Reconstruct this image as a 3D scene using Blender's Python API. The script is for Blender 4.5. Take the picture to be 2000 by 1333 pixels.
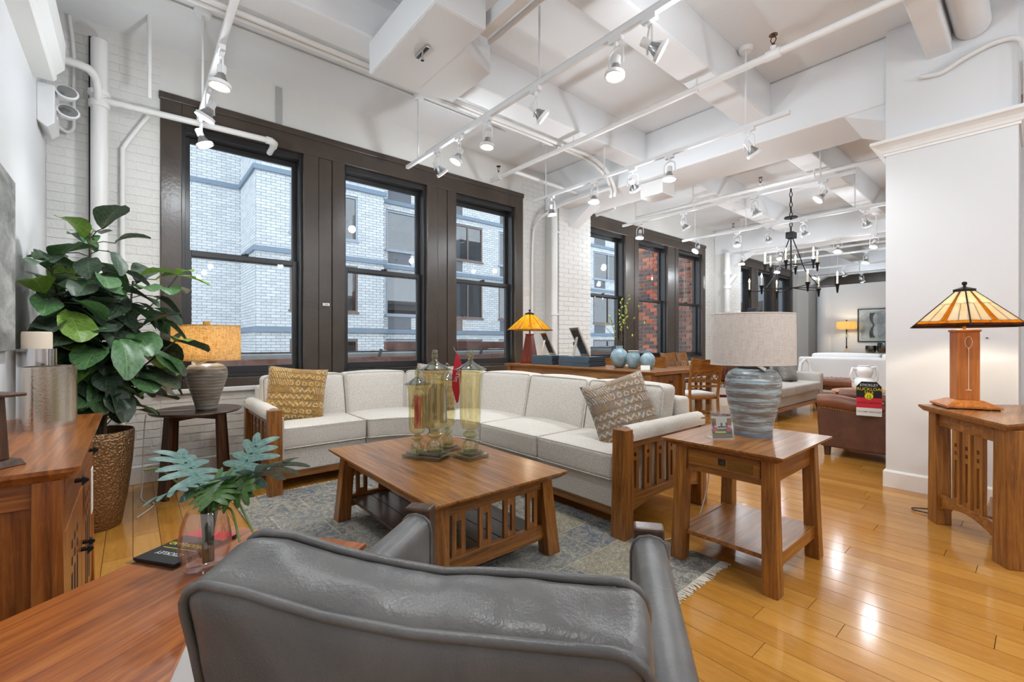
import bpy, bmesh, math, random
from mathutils import Vector, Matrix, noise
for o in list(bpy.data.objects): bpy.data.objects.remove(o)
S = bpy.context.scene
COL = S.collection
R = math.radians
random.seed(7)

# ------------------------------------------------------------------ camera, world, exposure
cam = bpy.data.cameras.new('camera'); camo = bpy.data.objects.new('camera', cam); COL.objects.link(camo)
cam.sensor_width = 36; cam.lens = 874 / 2000 * 36; cam.clip_start = 0.02; cam.clip_end = 200
camo.location = (0, 0, 1.22); camo.rotation_euler = (R(90), 0, R(-40.26))
S.camera = camo
S.view_settings.view_transform = 'Standard'; S.view_settings.look = 'None'
S.view_settings.exposure = 0.24; S.view_settings.gamma = 1.0; S.view_settings.use_curve_mapping = False
W = bpy.data.worlds.new('sky'); S.world = W; W.use_nodes = True
wb = W.node_tree.nodes['Background']; wb.inputs[0].default_value = (0.88, 0.945, 1.0, 1); wb.inputs[1].default_value = 2.4
try:
    cy = S.cycles
    cy.max_bounces = 6; cy.diffuse_bounces = 3; cy.glossy_bounces = 2; cy.transmission_bounces = 4; cy.transparent_max_bounces = 14
    cy.caustics_reflective = False; cy.caustics_refractive = False; cy.sample_clamp_indirect = 4.0
    cy.adaptive_threshold = 0.12; cy.adaptive_min_samples = 16
except Exception: pass
SPOT_W = 7.6        # watts of one track spotlight
LAMP_W = 9.0

# ------------------------------------------------------------------ materials
def L(c):
    return tuple(((x/255)/12.92 if x/255 <= .04045 else ((x/255+.055)/1.055)**2.4) for x in c) + (1,)
MT = {}
class N:
    """small node-tree helper"""
    def __init__(s, name):
        s.m = bpy.data.materials.new(name); s.m.use_nodes = True; s.t = s.m.node_tree
        s.b = s.t.nodes['Principled BSDF']; s.out = s.t.nodes['Material Output']
    def n(s, typ, ins=None, **kw):
        nd = s.t.nodes.new(typ)
        for k, v in kw.items(): setattr(nd, k, v)
        for k, v in (ins or {}).items():
            if hasattr(v, 'links') or isinstance(v, bpy.types.NodeSocket): s.t.links.new(v, nd.inputs[k])
            else: nd.inputs[k].default_value = v
        return nd
    def l(s, a, b): s.t.links.new(a, b)
    def coord(s, which='Object', scale=(1,1,1), loc=(0,0,0), rot=(0,0,0), rnd=False):
        c = s.n('ShaderNodeTexCoord').outputs[which]
        if rnd:
            oi = s.n('ShaderNodeObjectInfo')
            mu = s.n('ShaderNodeMath', {0: oi.outputs['Random'], 1: 37.0}, operation='MULTIPLY')
            c = s.n('ShaderNodeVectorMath', {0: c, 1: mu.outputs[0]}, operation='ADD').outputs[0]
        return s.n('ShaderNodeMapping', {'Vector': c, 'Scale': scale, 'Location': loc, 'Rotation': rot}).outputs[0]
    def noise(s, vec, scale, detail=3, rough=.55, dist=0):
        return s.n('ShaderNodeTexNoise', {'Vector': vec, 'Scale': scale, 'Detail': detail, 'Roughness': rough, 'Distortion': dist}).outputs['Fac']
    def ramp(s, fac, stops, interp='LINEAR'):
        r = s.n('ShaderNodeValToRGB', {'Fac': fac}); r.color_ramp.interpolation = interp
        e = r.color_ramp.elements
        while len(e) < len(stops): e.new(.5)
        for i, (p, c) in enumerate(stops):
            e[i].position = p; e[i].color = c if len(c) == 4 else L(c)
        return r.outputs[0]
    def mix(s, fac, a, b, mode='MIX'):
        m = s.n('ShaderNodeMix', data_type='RGBA', blend_type=mode)
        for i, v in ((0, fac), (6, a), (7, b)):
            if isinstance(v, bpy.types.NodeSocket): s.l(v, m.inputs[i])
            else: m.inputs[i].default_value = v if not (isinstance(v, tuple) and len(v) == 3) else L(v)
        return m.outputs[2]
    def math(s, op, a, b=0.0):
        return s.n('ShaderNodeMath', {0: a, 1: b}, operation=op).outputs[0]
    def bump(s, h, strength=.2, dist=.01):
        s.l(s.n('ShaderNodeBump', {'Height': h, 'Strength': strength, 'Distance': dist}).outputs[0], s.b.inputs['Normal'])
    def p(s, **kw):
        for k, v in kw.items():
            i = s.b.inputs[k.replace('_', ' ')]
            if isinstance(v, bpy.types.NodeSocket): s.l(v, i)
            else: i.default_value = L(v) if isinstance(v, tuple) and len(v) == 3 else v
        return s
def plain(name, col, rough=.5, metal=0, bump=0, bscale=60, var=0, coat=0):
    s = N(name); s.p(Base_Color=col, Roughness=rough, Metallic=metal)
    if coat: s.p(Coat_Weight=coat, Coat_Roughness=.15)
    if bump or var:
        f = s.noise(s.coord(), bscale, 4)
        if bump: s.bump(f, bump, .01)
        if var:
            g = s.noise(s.coord(), bscale*.12, 3)
            a = tuple(max(0, c-var) for c in col); b = tuple(min(255, c+var) for c in col)
            s.p(Base_Color=s.ramp(g, [(.3, a), (.7, b)]))
    MT[name] = s.m; return s.m
def wood(name, dark, mid, light, axis='X', rough=.33, scale=1.0, coat=.25, fleck=.5):
    for ax in axis:
        s = N(name+'_'+ax)
        def sc(a, b): return tuple((a if k == ax else b)*scale for k in 'XYZ')
        v = s.coord(scale=sc(1.2, 20), rnd=True)
        f = s.noise(v, 1.6, 6, .62, .9)
        col = s.ramp(f, [(.28, dark), (.5, mid), (.72, light)])
        fine = s.noise(s.coord(scale=sc(5, 150), rnd=True), 1.0, 3, .6)
        col = s.mix(s.math('MULTIPLY', s.ramp(fine, [(.35, (0,0,0)), (.68, (255,255,255))]), .42), col, dark, 'MIX')
        fl = s.noise(s.coord(scale=sc(9, 46), rnd=True), 1.0, 3, .5, 2.4)
        flr = s.ramp(fl, [(.50, (0,0,0)), (.72, (255,255,255))])
        col = s.mix(s.math('MULTIPLY', flr, .45*fleck), col, light)
        s.p(Base_Color=col, Roughness=rough, Coat_Weight=coat, Coat_Roughness=.18)
        s.bump(fine, .08, .004)
        MT[name+'_'+ax] = s.m
def fabric(name, col, col2, scale=260, bump=.5, rough=.95):
    s = N(name)
    f = s.noise(s.coord(), scale, 3, .7); g = s.noise(s.coord(scale=(1,1,.6)), scale*.45, 2, .6)
    h = s.math('MULTIPLY', s.math('ADD', f, g), .5)
    s.p(Base_Color=s.ramp(h, [(.36, col2), (.54, col)]), Roughness=rough, Sheen_Weight=.15)
    s.bump(h, bump, .006); MT[name] = s.m
def glow(name, col, e):
    s = N(name); s.p(Base_Color=col, Emission_Color=col, Emission_Strength=e); s.m.cycles.emission_sampling = 'NONE'; MT[name] = s.m
def glass(name, tint, gl=.12, rough=.0, f0=1.45):
    s = N(name); t = s.n('ShaderNodeBsdfTransparent', {'Color': L(tint)})
    g = s.n('ShaderNodeBsdfGlossy', {'Roughness': rough, 'Color': (1,1,1,1)})
    lw = s.n('ShaderNodeLayerWeight', {'Blend': .5})      # Schlick reflectance, the same from both sides of the sheet
    k = s.math('ADD', s.math('MULTIPLY', s.math('POWER', lw.outputs['Facing'], 5.0), .9), gl+.03)
    mx = s.n('ShaderNodeMixShader', {0: k, 1: t.outputs[0], 2: g.outputs[0]})
    s.l(mx.outputs[0], s.out.inputs[0]); MT[name] = s.m

plain('wall_paint', (228,228,229), .6, bump=.04, bscale=90)
plain('ceiling_paint', (232,233,234), .7, bump=.12, bscale=35)
plain('brick_paint', (226,224,219), .55, bump=.5, bscale=38)
plain('mortar_paint', (225,223,218), .6, bump=.4, bscale=50)
plain('pipe_paint', (230,228,225), .4)
plain('white_metal', (238,238,238), .35)
plain('trim_white', (240,239,236), .45)
plain('window_brown', (72,62,54), .3, bump=.18, bscale=26, var=6)
plain('sash_black', (47,46,47), .3)
plain('black_iron', (30,29,29), .45, .6)
plain('dark_slot', (50,48,46), .9)
plain('chrome', (215,215,215), .12, 1)
plain('dark_metal', (58,52,48), .35, .8)
plain('pewter', (70,74,80), .4, .8)
plain('silver_ribbed', (178,178,178), .25, 1)
plain('nickel', (205,198,186), .2, 1, bump=.08, bscale=120)
plain('brass', (196,150,70), .3, 1)
plain('rust_sprinkler', (95,66,48), .5, .6)
plain('cord_white', (225,222,215), .5)
plain('cord_black', (28,26,25), .5)
plain('paper', (236,234,228), .8)
plain('wax', (228,212,190), .5)
plain('tag_black', (26,22,24), .35)
plain('tag_red', (214,36,58), .4)
plain('tag_yellow', (238,226,40), .5)
plain('tag_maroon', (74,22,26), .5)
plain('tag_grey', (186,180,176), .55)
plain('ink', (25,25,28), .7)
plain('ink_white', (240,240,240), .7)
plain('foam_lens', (255,255,255), .4)
plain('soil', (40,33,28), .9, bump=.6, bscale=60)
plain('bark', (104,86,66), .85, bump=.5, bscale=60)
plain('stem_green', (112,132,70), .6)
plain('stem_dark', (74,86,58), .6)
plain('twig', (92,68,46), .8)
plain('bud_green', (176,190,60), .6)
plain('book_slate', (72,92,108), .6, var=8, bscale=30)
plain('book_dark', (36,42,50), .6)
plain('page_edge', (200,196,188), .8)
plain('white_ceramic', (242,241,240), .18)
plain('white_fabric', (240,240,240), .9, bump=.2, bscale=200)
plain('aqua_ceramic', (140,168,178), .4, var=24, bscale=120, coat=.3)
plain('mirror_dark', (120,112,108), .15, .9)
plain('cement', (178,178,176), .8, bump=.3, bscale=40)
plain('slate_ledge', (116,132,150), .7, bump=.2, bscale=40)
plain('rusty_steel', (98,62,54), .75, bump=.4, bscale=30, var=18)
plain('dark_steel', (52,54,60), .6)
plain('facade_frame', (150,158,172), .5)
plain('facade_frame_brown', (112,92,86), .5)
plain('facade_mortar', (104,108,116), .9)
plain('dark_mortar', (206,200,194), .95, bump=.4, bscale=60)
plain('grille', (120,118,116), .6)
plain('curtain', (170,178,186), .8)
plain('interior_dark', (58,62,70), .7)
plain('ceramic_cap', (60,58,58), .4)
plain('art_mat', (232,231,228), .8)
plain('frame_black', (26,25,25), .4)
wood('oak', (86,49,17), (150,94,40), (188,130,60), 'XYZ')
wood('oak_red', (92,44,14), (158,88,34), (194,120,50), 'XYZ')
wood('walnut', (48,31,22), (82,55,38), (106,74,52), 'XYZ', fleck=.3)
wood('maple_red', (104,49,14), (170,92,34), (198,122,50), 'XYZ', fleck=.2)
wood('amber_wood', (150,80,28), (204,122,52), (222,146,76), 'XYZ', fleck=.15, rough=.28)
wood('lamp_red', (70,22,12), (128,48,24), (160,70,38), 'Z', fleck=.1, rough=.22)
wood('dark_bowl', (46,22,14), (96,50,28), (130,74,42), 'Z', fleck=.1)
fabric('boucle', (224,217,207), (184,177,167), 330, .4)
fabric('sofa_grey', (182,175,167), (150,144,138), 300, .3)
fabric('pillow_grey', (140,134,128), (92,88,84), 120, .5)
glass('pane', (246,250,252), .01)
glass('jar_amber', (253,251,236), .08, .02)
glass('jar_foot', (232,234,208), .10, .03)
glass('jar_base', (222,228,222), .14, .03)
glass('lid_blue', (214,222,216), .22, .03)
glass('vase_pink', (251,246,244), .08, .0)
glass('acrylic', (240,244,246), .04, .02)
glass('hurricane', (150,150,150), .15, .05)
glass('far_glass', (150,160,172), .12, .02)
glow('bulb_face', (255,240,212), 14)
glow('bulb_small', (255,226,170), 20)

def floor_mat():
    s = N('oak_floor')
    g = s.n('ShaderNodeNewGeometry'); oi = s.n('ShaderNodeObjectInfo')
    rnd = s.math('FRACT', s.math('ADD', g.outputs['Random Per Island'], s.math('MULTIPLY', oi.outputs['Random'], 7.31)))
    off = s.n('ShaderNodeCombineXYZ', {0: s.math('MULTIPLY', rnd, 53.0), 1: s.math('MULTIPLY', rnd, 91.0)})
    tc = s.n('ShaderNodeTexCoord').outputs['Object']
    v0 = s.n('ShaderNodeVectorMath', {0: tc, 1: off.outputs[0]}, operation='ADD').outputs[0]
    def mp(sc): return s.n('ShaderNodeMapping', {'Vector': v0, 'Scale': sc}).outputs[0]
    base = s.ramp(rnd, [(0, (188,127,50)), (.35, (202,143,61)), (.7, (212,155,73)), (1, (194,135,55))])
    f = s.noise(mp((16, 1.2, 1)), 1.6, 5, .6, 1.0)
    col = s.mix(s.ramp(f, [(.35, (0,0,0)), (.65, (255,255,255))]), s.mix(.28, base, (128,76,30)), base)
    fl = s.noise(mp((30, 9, 1)), 1.0, 2, .5, 2.2)
    col = s.mix(s.math('MULTIPLY', s.ramp(fl, [(.55, (0,0,0)), (.75, (255,255,255))]), .18), col, (226,180,120))
    fi = s.noise(mp((220, 6, 1)), 1.0, 2)
    col = s.mix(s.math('MULTIPLY', fi, .3), col, (130,78,34))
    s.p(Base_Color=col, Roughness=s.ramp(f, [(.3, (92,92,92)), (.7, (112,112,112))]), Coat_Weight=.12, Coat_Roughness=.2)
    s.bump(fi, .05, .003); MT['oak_floor'] = s.m
floor_mat()
def leather(name, a, b, rough):
    s = N(name); v = s.coord()
    f = s.noise(v, 5, 4, .6, .8); s.p(Base_Color=s.ramp(f, [(.3, a), (.7, b)]), Roughness=rough, Coat_Weight=.1, Coat_Roughness=.3)
    w = s.n('ShaderNodeTexVoronoi', {'Vector': v, 'Scale': 260.0}).outputs['Distance']
    cr = s.noise(s.coord(scale=(9,9,2)), 2.2, 4, .55, 1.2)
    s.bump(s.math('ADD', s.math('MULTIPLY', w, .12), cr), .22, .012); MT[name] = s.m
leather('leather_black', (88,87,86), (112,110,108), .34)
leather('leather_brown', (80,50,38), (108,70,53), .45)
leather('leather_tan', (108,62,40), (134,80,52), .4)
def ceramic_band(name, a, b, dots, freq, rough=.35):
    s = N(name); v = s.coord(); z = s.n('ShaderNodeSeparateXYZ', {0: v}).outputs[2]
    wob = s.noise(s.coord(scale=(4,4,14)), 1.5, 3)
    zz = s.math('ADD', s.math('MULTIPLY', z, freq), s.math('MULTIPLY', wob, 3.5))
    nz = s.noise(s.coord(scale=(4,4,52)), 1.6, 4, .7, .4)
    pat = s.noise(s.coord(scale=(5,5,9)), 1.5, 3)
    h = s.math('ADD', s.math('MULTIPLY', s.math('SINE', zz), s.math('MULTIPLY', pat, .16)), nz)
    s.p(Base_Color=s.ramp(h, [(.40, a), (.51, b), (.62, dots)]), Roughness=rough, Coat_Weight=.35, Coat_Roughness=.15)
    s.bump(s.math('SINE', zz), .04, .005); MT[name] = s.m
ceramic_band('blue_stripe', (122,114,108), (152,158,160), (182,210,220), 120)
ceramic_band('taupe_stripe', (104,97,88), (128,121,111), (150,144,134), 240, .6)
def linen(name, col, thread, trans, amt=.35):
    s = N(name)
    a = s.noise(s.coord(scale=(1,1,.06)), 300, 2, .6); b = s.noise(s.coord(scale=(.12,.12,1)), 300, 2, .6)
    f = s.math('MULTIPLY', s.math('ADD', a, b), .5)
    c = s.ramp(f, [(.38, thread), (.56, col)])
    s.p(Base_Color=c, Roughness=.9); s.bump(f, .2, .003)
    tr = s.n('ShaderNodeBsdfTranslucent', {'Color': c})
    mx = s.n('ShaderNodeMixShader', {0: trans, 1: s.b.outputs[0], 2: tr.outputs[0]})
    s.l(mx.outputs[0], s.out.inputs[0]); MT[name] = s.m
linen('linen_grey', (245,240,234), (226,218,212), .35)
linen('linen_warm', (240,216,168), (186,150,98), .6)
linen('linen_cream', (240,220,170), (214,186,130), .6)
def stained(name, a, b):
    s = N(name); f = s.noise(s.coord(scale=(6,6,6), rnd=True), 1.2, 4, .6, 1.5)
    c = s.ramp(f, [(.3, a), (.65, b)]); s.p(Base_Color=c, Roughness=.2)
    tr = s.n('ShaderNodeBsdfTranslucent', {'Color': c})
    mx = s.n('ShaderNodeMixShader', {0: .85, 1: s.b.outputs[0], 2: tr.outputs[0]})
    s.l(mx.outputs[0], s.out.inputs[0]); MT[name] = s.m
stained('glass_cream', (250,238,206), (255,251,240)); stained('glass_amber', (214,140,20), (246,196,60))
stained('glass_yellow', (226,176,20), (254,232,90)); stained('glass_dark', (90,50,30), (140,80,50))
def leafmat(name, a, b, vein):
    s = N(name); u = s.n('ShaderNodeTexCoord').outputs['UV']; x = s.n('ShaderNodeSeparateXYZ', {0: u})
    ax = s.math('ABSOLUTE', s.math('SUBTRACT', x.outputs[0], .5))
    mid = s.math('LESS_THAN', ax, .016)
    k = s.math('FRACT', s.math('MULTIPLY', s.math('SUBTRACT', x.outputs[1], s.math('MULTIPLY', ax, .8)), 7.0))
    vv = s.math('MAXIMUM', mid, s.math('LESS_THAN', k, .07))
    f = s.noise(s.coord(rnd=True), 14, 3)
    c = s.mix(s.math('MULTIPLY', vv, .55), s.ramp(f, [(.3, a), (.7, b)]), vein)
    s.p(Base_Color=c, Roughness=.38); s.bump(s.math('SUBTRACT', 0.0, vv), .3, .004)
    tr = s.n('ShaderNodeBsdfTranslucent', {'Color': c}); mx = s.n('ShaderNodeMixShader', {0: .15, 1: s.b.outputs[0], 2: tr.outputs[0]})
    s.l(mx.outputs[0], s.out.inputs[0]); MT[name] = s.m
leafmat('leaf_dark', (44,60,48), (76,94,74), (116,134,106)); leafmat('leaf_mid', (54,92,54), (88,128,78), (138,166,112))
leafmat('leaf_light', (96,136,46), (134,168,72), (176,196,120)); leafmat('leaf_blue', (70,112,108), (112,146,138), (186,196,160))
leafmat('leaf_deep', (34,74,34), (70,110,40), (150,170,80))
def rugmat():
    s = N('rug_pile'); v = s.coord()
    br = s.n('ShaderNodeTexBrick', {'Vector': s.coord(scale=(1,1,1)), 'Color1': (0,0,0,1), 'Color2': (1,1,1,1), 'Mortar': (.5,.5,.5,1), 'Scale': 1.0, 'Mortar Size': .006, 'Brick Width': .52, 'Row Height': .30, 'Bias': 0.0})
    pick = br.outputs['Color']; mort = br.outputs['Fac']
    panel = s.ramp(pick, [(0, (108,108,106)), (.3, (122,124,124)), (.5, (148,138,110)), (.72, (100,109,122)), (1, (140,130,104))], 'CONSTANT')
    n1 = s.noise(v, 13, 5, .65, 2.2); n2 = s.noise(s.coord(scale=(1,3,1)), 60, 4, .7)
    n3 = s.noise(v, 38, 3, .6, 3.0)
    orn = s.ramp(n3, [(.40, (108,118,132)), (.47, (206,192,158)), (.53, (206,190,150)), (.60, (120,122,122))])
    c = s.mix(s.ramp(n1, [(.40, (0,0,0)), (.56, (230,230,230))]), panel, orn)
    c = s.mix(s.math('MULTIPLY', mort, .5), c, (190,180,154))
    c = s.mix(s.ramp(n2, [(.42, (0,0,0)), (.60, (190,190,190))]), c, (70,80,98))
    s.p(Base_Color=c, Roughness=.95); s.bump(n2, .5, .004); MT['rug_pile'] = s.m
rugmat()
plain('rug_fringe', (214,206,190), .95)
def pillowmat(name, ochre, brown, cream, grey):
    s = N(name); u0 = s.n('ShaderNodeTexCoord').outputs['UV']
    wn = s.n('ShaderNodeTexNoise', {'Vector': u0, 'Scale': 9.0, 'Detail': 2.0}).outputs['Color']
    dv = s.n('ShaderNodeVectorMath', {0: wn, 1: (.5,.5,.5)}, operation='SUBTRACT').outputs[0]
    dv = s.n('ShaderNodeVectorMath', {0: dv, 1: (.07,.07,0)}, operation='MULTIPLY').outputs[0]
    u = s.n('ShaderNodeVectorMath', {0: u0, 1: dv}, operation='ADD').outputs[0]
    sp = s.n('ShaderNodeSeparateXYZ', {0: u}); x, y = sp.outputs[0], sp.outputs[1]
    ry = s.math('MULTIPLY', y, 8.0); rx = s.math('MULTIPLY', x, 2.6)
    row = s.math('FLOOR', ry); fy = s.math('FRACT', ry); colm = s.math('FLOOR', rx)
    hsh = s.n('ShaderNodeTexWhiteNoise', {'Vector': s.n('ShaderNodeCombineXYZ', {0: colm, 1: row}).outputs[0]}).outputs['Value']
    tri = s.math('PINGPONG', s.math('MULTIPLY', x, 11.0), .5)
    zig = s.math('LESS_THAN', s.math('ABSOLUTE', s.math('SUBTRACT', s.math('SUBTRACT', fy, .25), tri)), .14)
    fx = s.math('SUBTRACT', s.math('FRACT', s.math('MULTIPLY', x, 9.0)), .5); gy = s.math('SUBTRACT', fy, .45)
    r2 = s.math('ADD', s.math('MULTIPLY', fx, fx), s.math('MULTIPLY', gy, gy))
    ring = s.math('LESS_THAN', s.math('ABSOLUTE', s.math('SUBTRACT', r2, .09)), .05)
    hat = s.math('LESS_THAN', s.math('FRACT', s.math('MULTIPLY', s.math('ADD', x, s.math('MULTIPLY', y, .4)), 26.0)), .4)
    def pick(a, b, k): return s.math('MULTIPLY', k, s.math('MULTIPLY', s.math('GREATER_THAN', hsh, a), s.math('LESS_THAN', hsh, b)))
    pat = s.math('ADD', s.math('ADD', pick(0, .4, zig), pick(.4, .7, ring)), pick(.7, .86, hat))
    blot = s.noise(s.n('ShaderNodeMapping', {'Vector': u, 'Scale': (5,8,1)}).outputs[0], 1.3, 4, .7, 1.5)
    base = s.ramp(blot, [(.3, brown), (.43, ochre), (.55, grey), (.62, ochre), (.75, brown)])
    wear = s.noise(s.n('ShaderNodeMapping', {'Vector': u, 'Scale': (22,22,1)}).outputs[0], 1.0, 4, .7)
    c = s.mix(s.math('MULTIPLY', pat, s.ramp(wear, [(.34, (70,70,70)), (.6, (240,240,240))])), base, cream)
    ed = s.math('LESS_THAN', fy, .10); c = s.mix(s.math('MULTIPLY', ed, .6), c, brown)
    sp2 = s.noise(s.n('ShaderNodeMapping', {'Vector': u, 'Scale': (60,60,1)}).outputs[0], 1.0, 3)
    c = s.mix(s.ramp(sp2, [(.5, (0,0,0)), (.7, (170,170,170))]), c, brown)
    s.p(Base_Color=c, Roughness=.85, Sheen_Weight=.2); s.bump(sp2, .3, .004); MT[name] = s.m
pillowmat('pillow_gold', (190,142,66), (92,66,38), (232,208,150), (128,102,66))
pillowmat('pillow_taupe', (160,128,88), (84,76,70), (214,204,190), (132,128,124))
def hammered():
    s = N('hammered_bronze'); v = s.coord()
    w = s.n('ShaderNodeTexVoronoi', {'Vector': v, 'Scale': 84.0}, feature='SMOOTH_F1').outputs['Distance']
    s.p(Base_Color=(146,116,84), Metallic=.85, Roughness=.36); s.bump(w, .8, .012); MT['hammered_bronze'] = s.m
hammered()
def brickmat(name, stops, bump=.5):
    s = N(name); g = s.n('ShaderNodeNewGeometry'); oi = s.n('ShaderNodeObjectInfo')
    r = s.math('FRACT', s.math('ADD', g.outputs['Random Per Island'], s.math('MULTIPLY', oi.outputs['Random'], 5.77)))
    f = s.noise(s.coord(), 30, 4, .6)
    c = s.mix(s.math('MULTIPLY', f, .35), s.ramp(r, stops, 'CONSTANT'), (90,84,84))
    s.p(Base_Color=c, Roughness=.85); s.bump(f, bump, .01); MT[name] = s.m
brickmat('brick_pale', [(0, (214,218,222)), (.4, (222,226,229)), (.75, (206,211,216))], .15)
brickmat('brick_old', [(0, (122,88,78)), (.38, (154,96,76)), (.6, (98,78,76)), (.78, (196,108,80)), (.9, (212,126,90))])
brickmat('brick_vivid', [(0, (226,92,58)), (.5, (214,104,70))], .2)
brickmat('brick_worn', [(0, (170,104,74)), (.4, (190,126,92)), (.7, (150,86,62)), (.88, (120,76,62))])
def inkart():
    s = N('ink_wash'); v = s.coord(); sp = s.n('ShaderNodeSeparateXYZ', {0: v}); y, z = sp.outputs[1], sp.outputs[2]
    n = s.noise(v, 4, 4, .6, 1.0)
    c = s.ramp(n, [(.3, (168,168,168)), (.5, (206,205,203)), (.65, (232,231,228))])
    cur = s.math('MULTIPLY', s.math('SINE', s.math('MULTIPLY', s.math('ABSOLUTE', z), 8.0)), .05)
    d = s.math('ABSOLUTE', s.math('SUBTRACT', y, s.math('ADD', cur, s.math('MULTIPLY', n, .03))))
    lim = s.math('LESS_THAN', s.math('ABSOLUTE', z), .33)
    st = s.math('MULTIPLY', s.math('LESS_THAN', d, s.math('ADD', .02, s.math('MULTIPLY', s.math('ABSOLUTE', z), .1))), lim)
    s.p(Base_Color=s.mix(s.math('MULTIPLY', st, .96), c, (24,24,26)), Roughness=.8); MT['ink_wash'] = s.m
inkart()
def fogart():
    s = N('fog_print'); n = s.noise(s.coord(scale=(1,1,3)), 2.2, 5, .65, .5)
    s.p(Base_Color=s.ramp(n, [(.25, (70,70,68)), (.5, (150,150,147)), (.75, (206,205,202))]), Roughness=.7); MT['fog_print'] = s.m
fogart()
def photocard():
    s = N('photo_print'); u = s.coord(); sp = s.n('ShaderNodeSeparateXYZ', {0: u}); n = s.noise(s.coord(scale=(1,1,1)), 30, 4, .7, 1.5)
    zz = s.math('ADD', s.math('MULTIPLY', sp.outputs[2], 7.5), s.math('MULTIPLY', n, .35))
    s.p(Base_Color=s.ramp(zz, [(.18, (120,60,36)), (.34, (200,188,120)), (.42, (112,134,112)), (.56, (150,40,34)), (.8, (176,70,48)), (.98, (226,212,196)), (1.0, (214,150,60))]), Roughness=.3); MT['photo_print'] = s.m
photocard()

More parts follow.
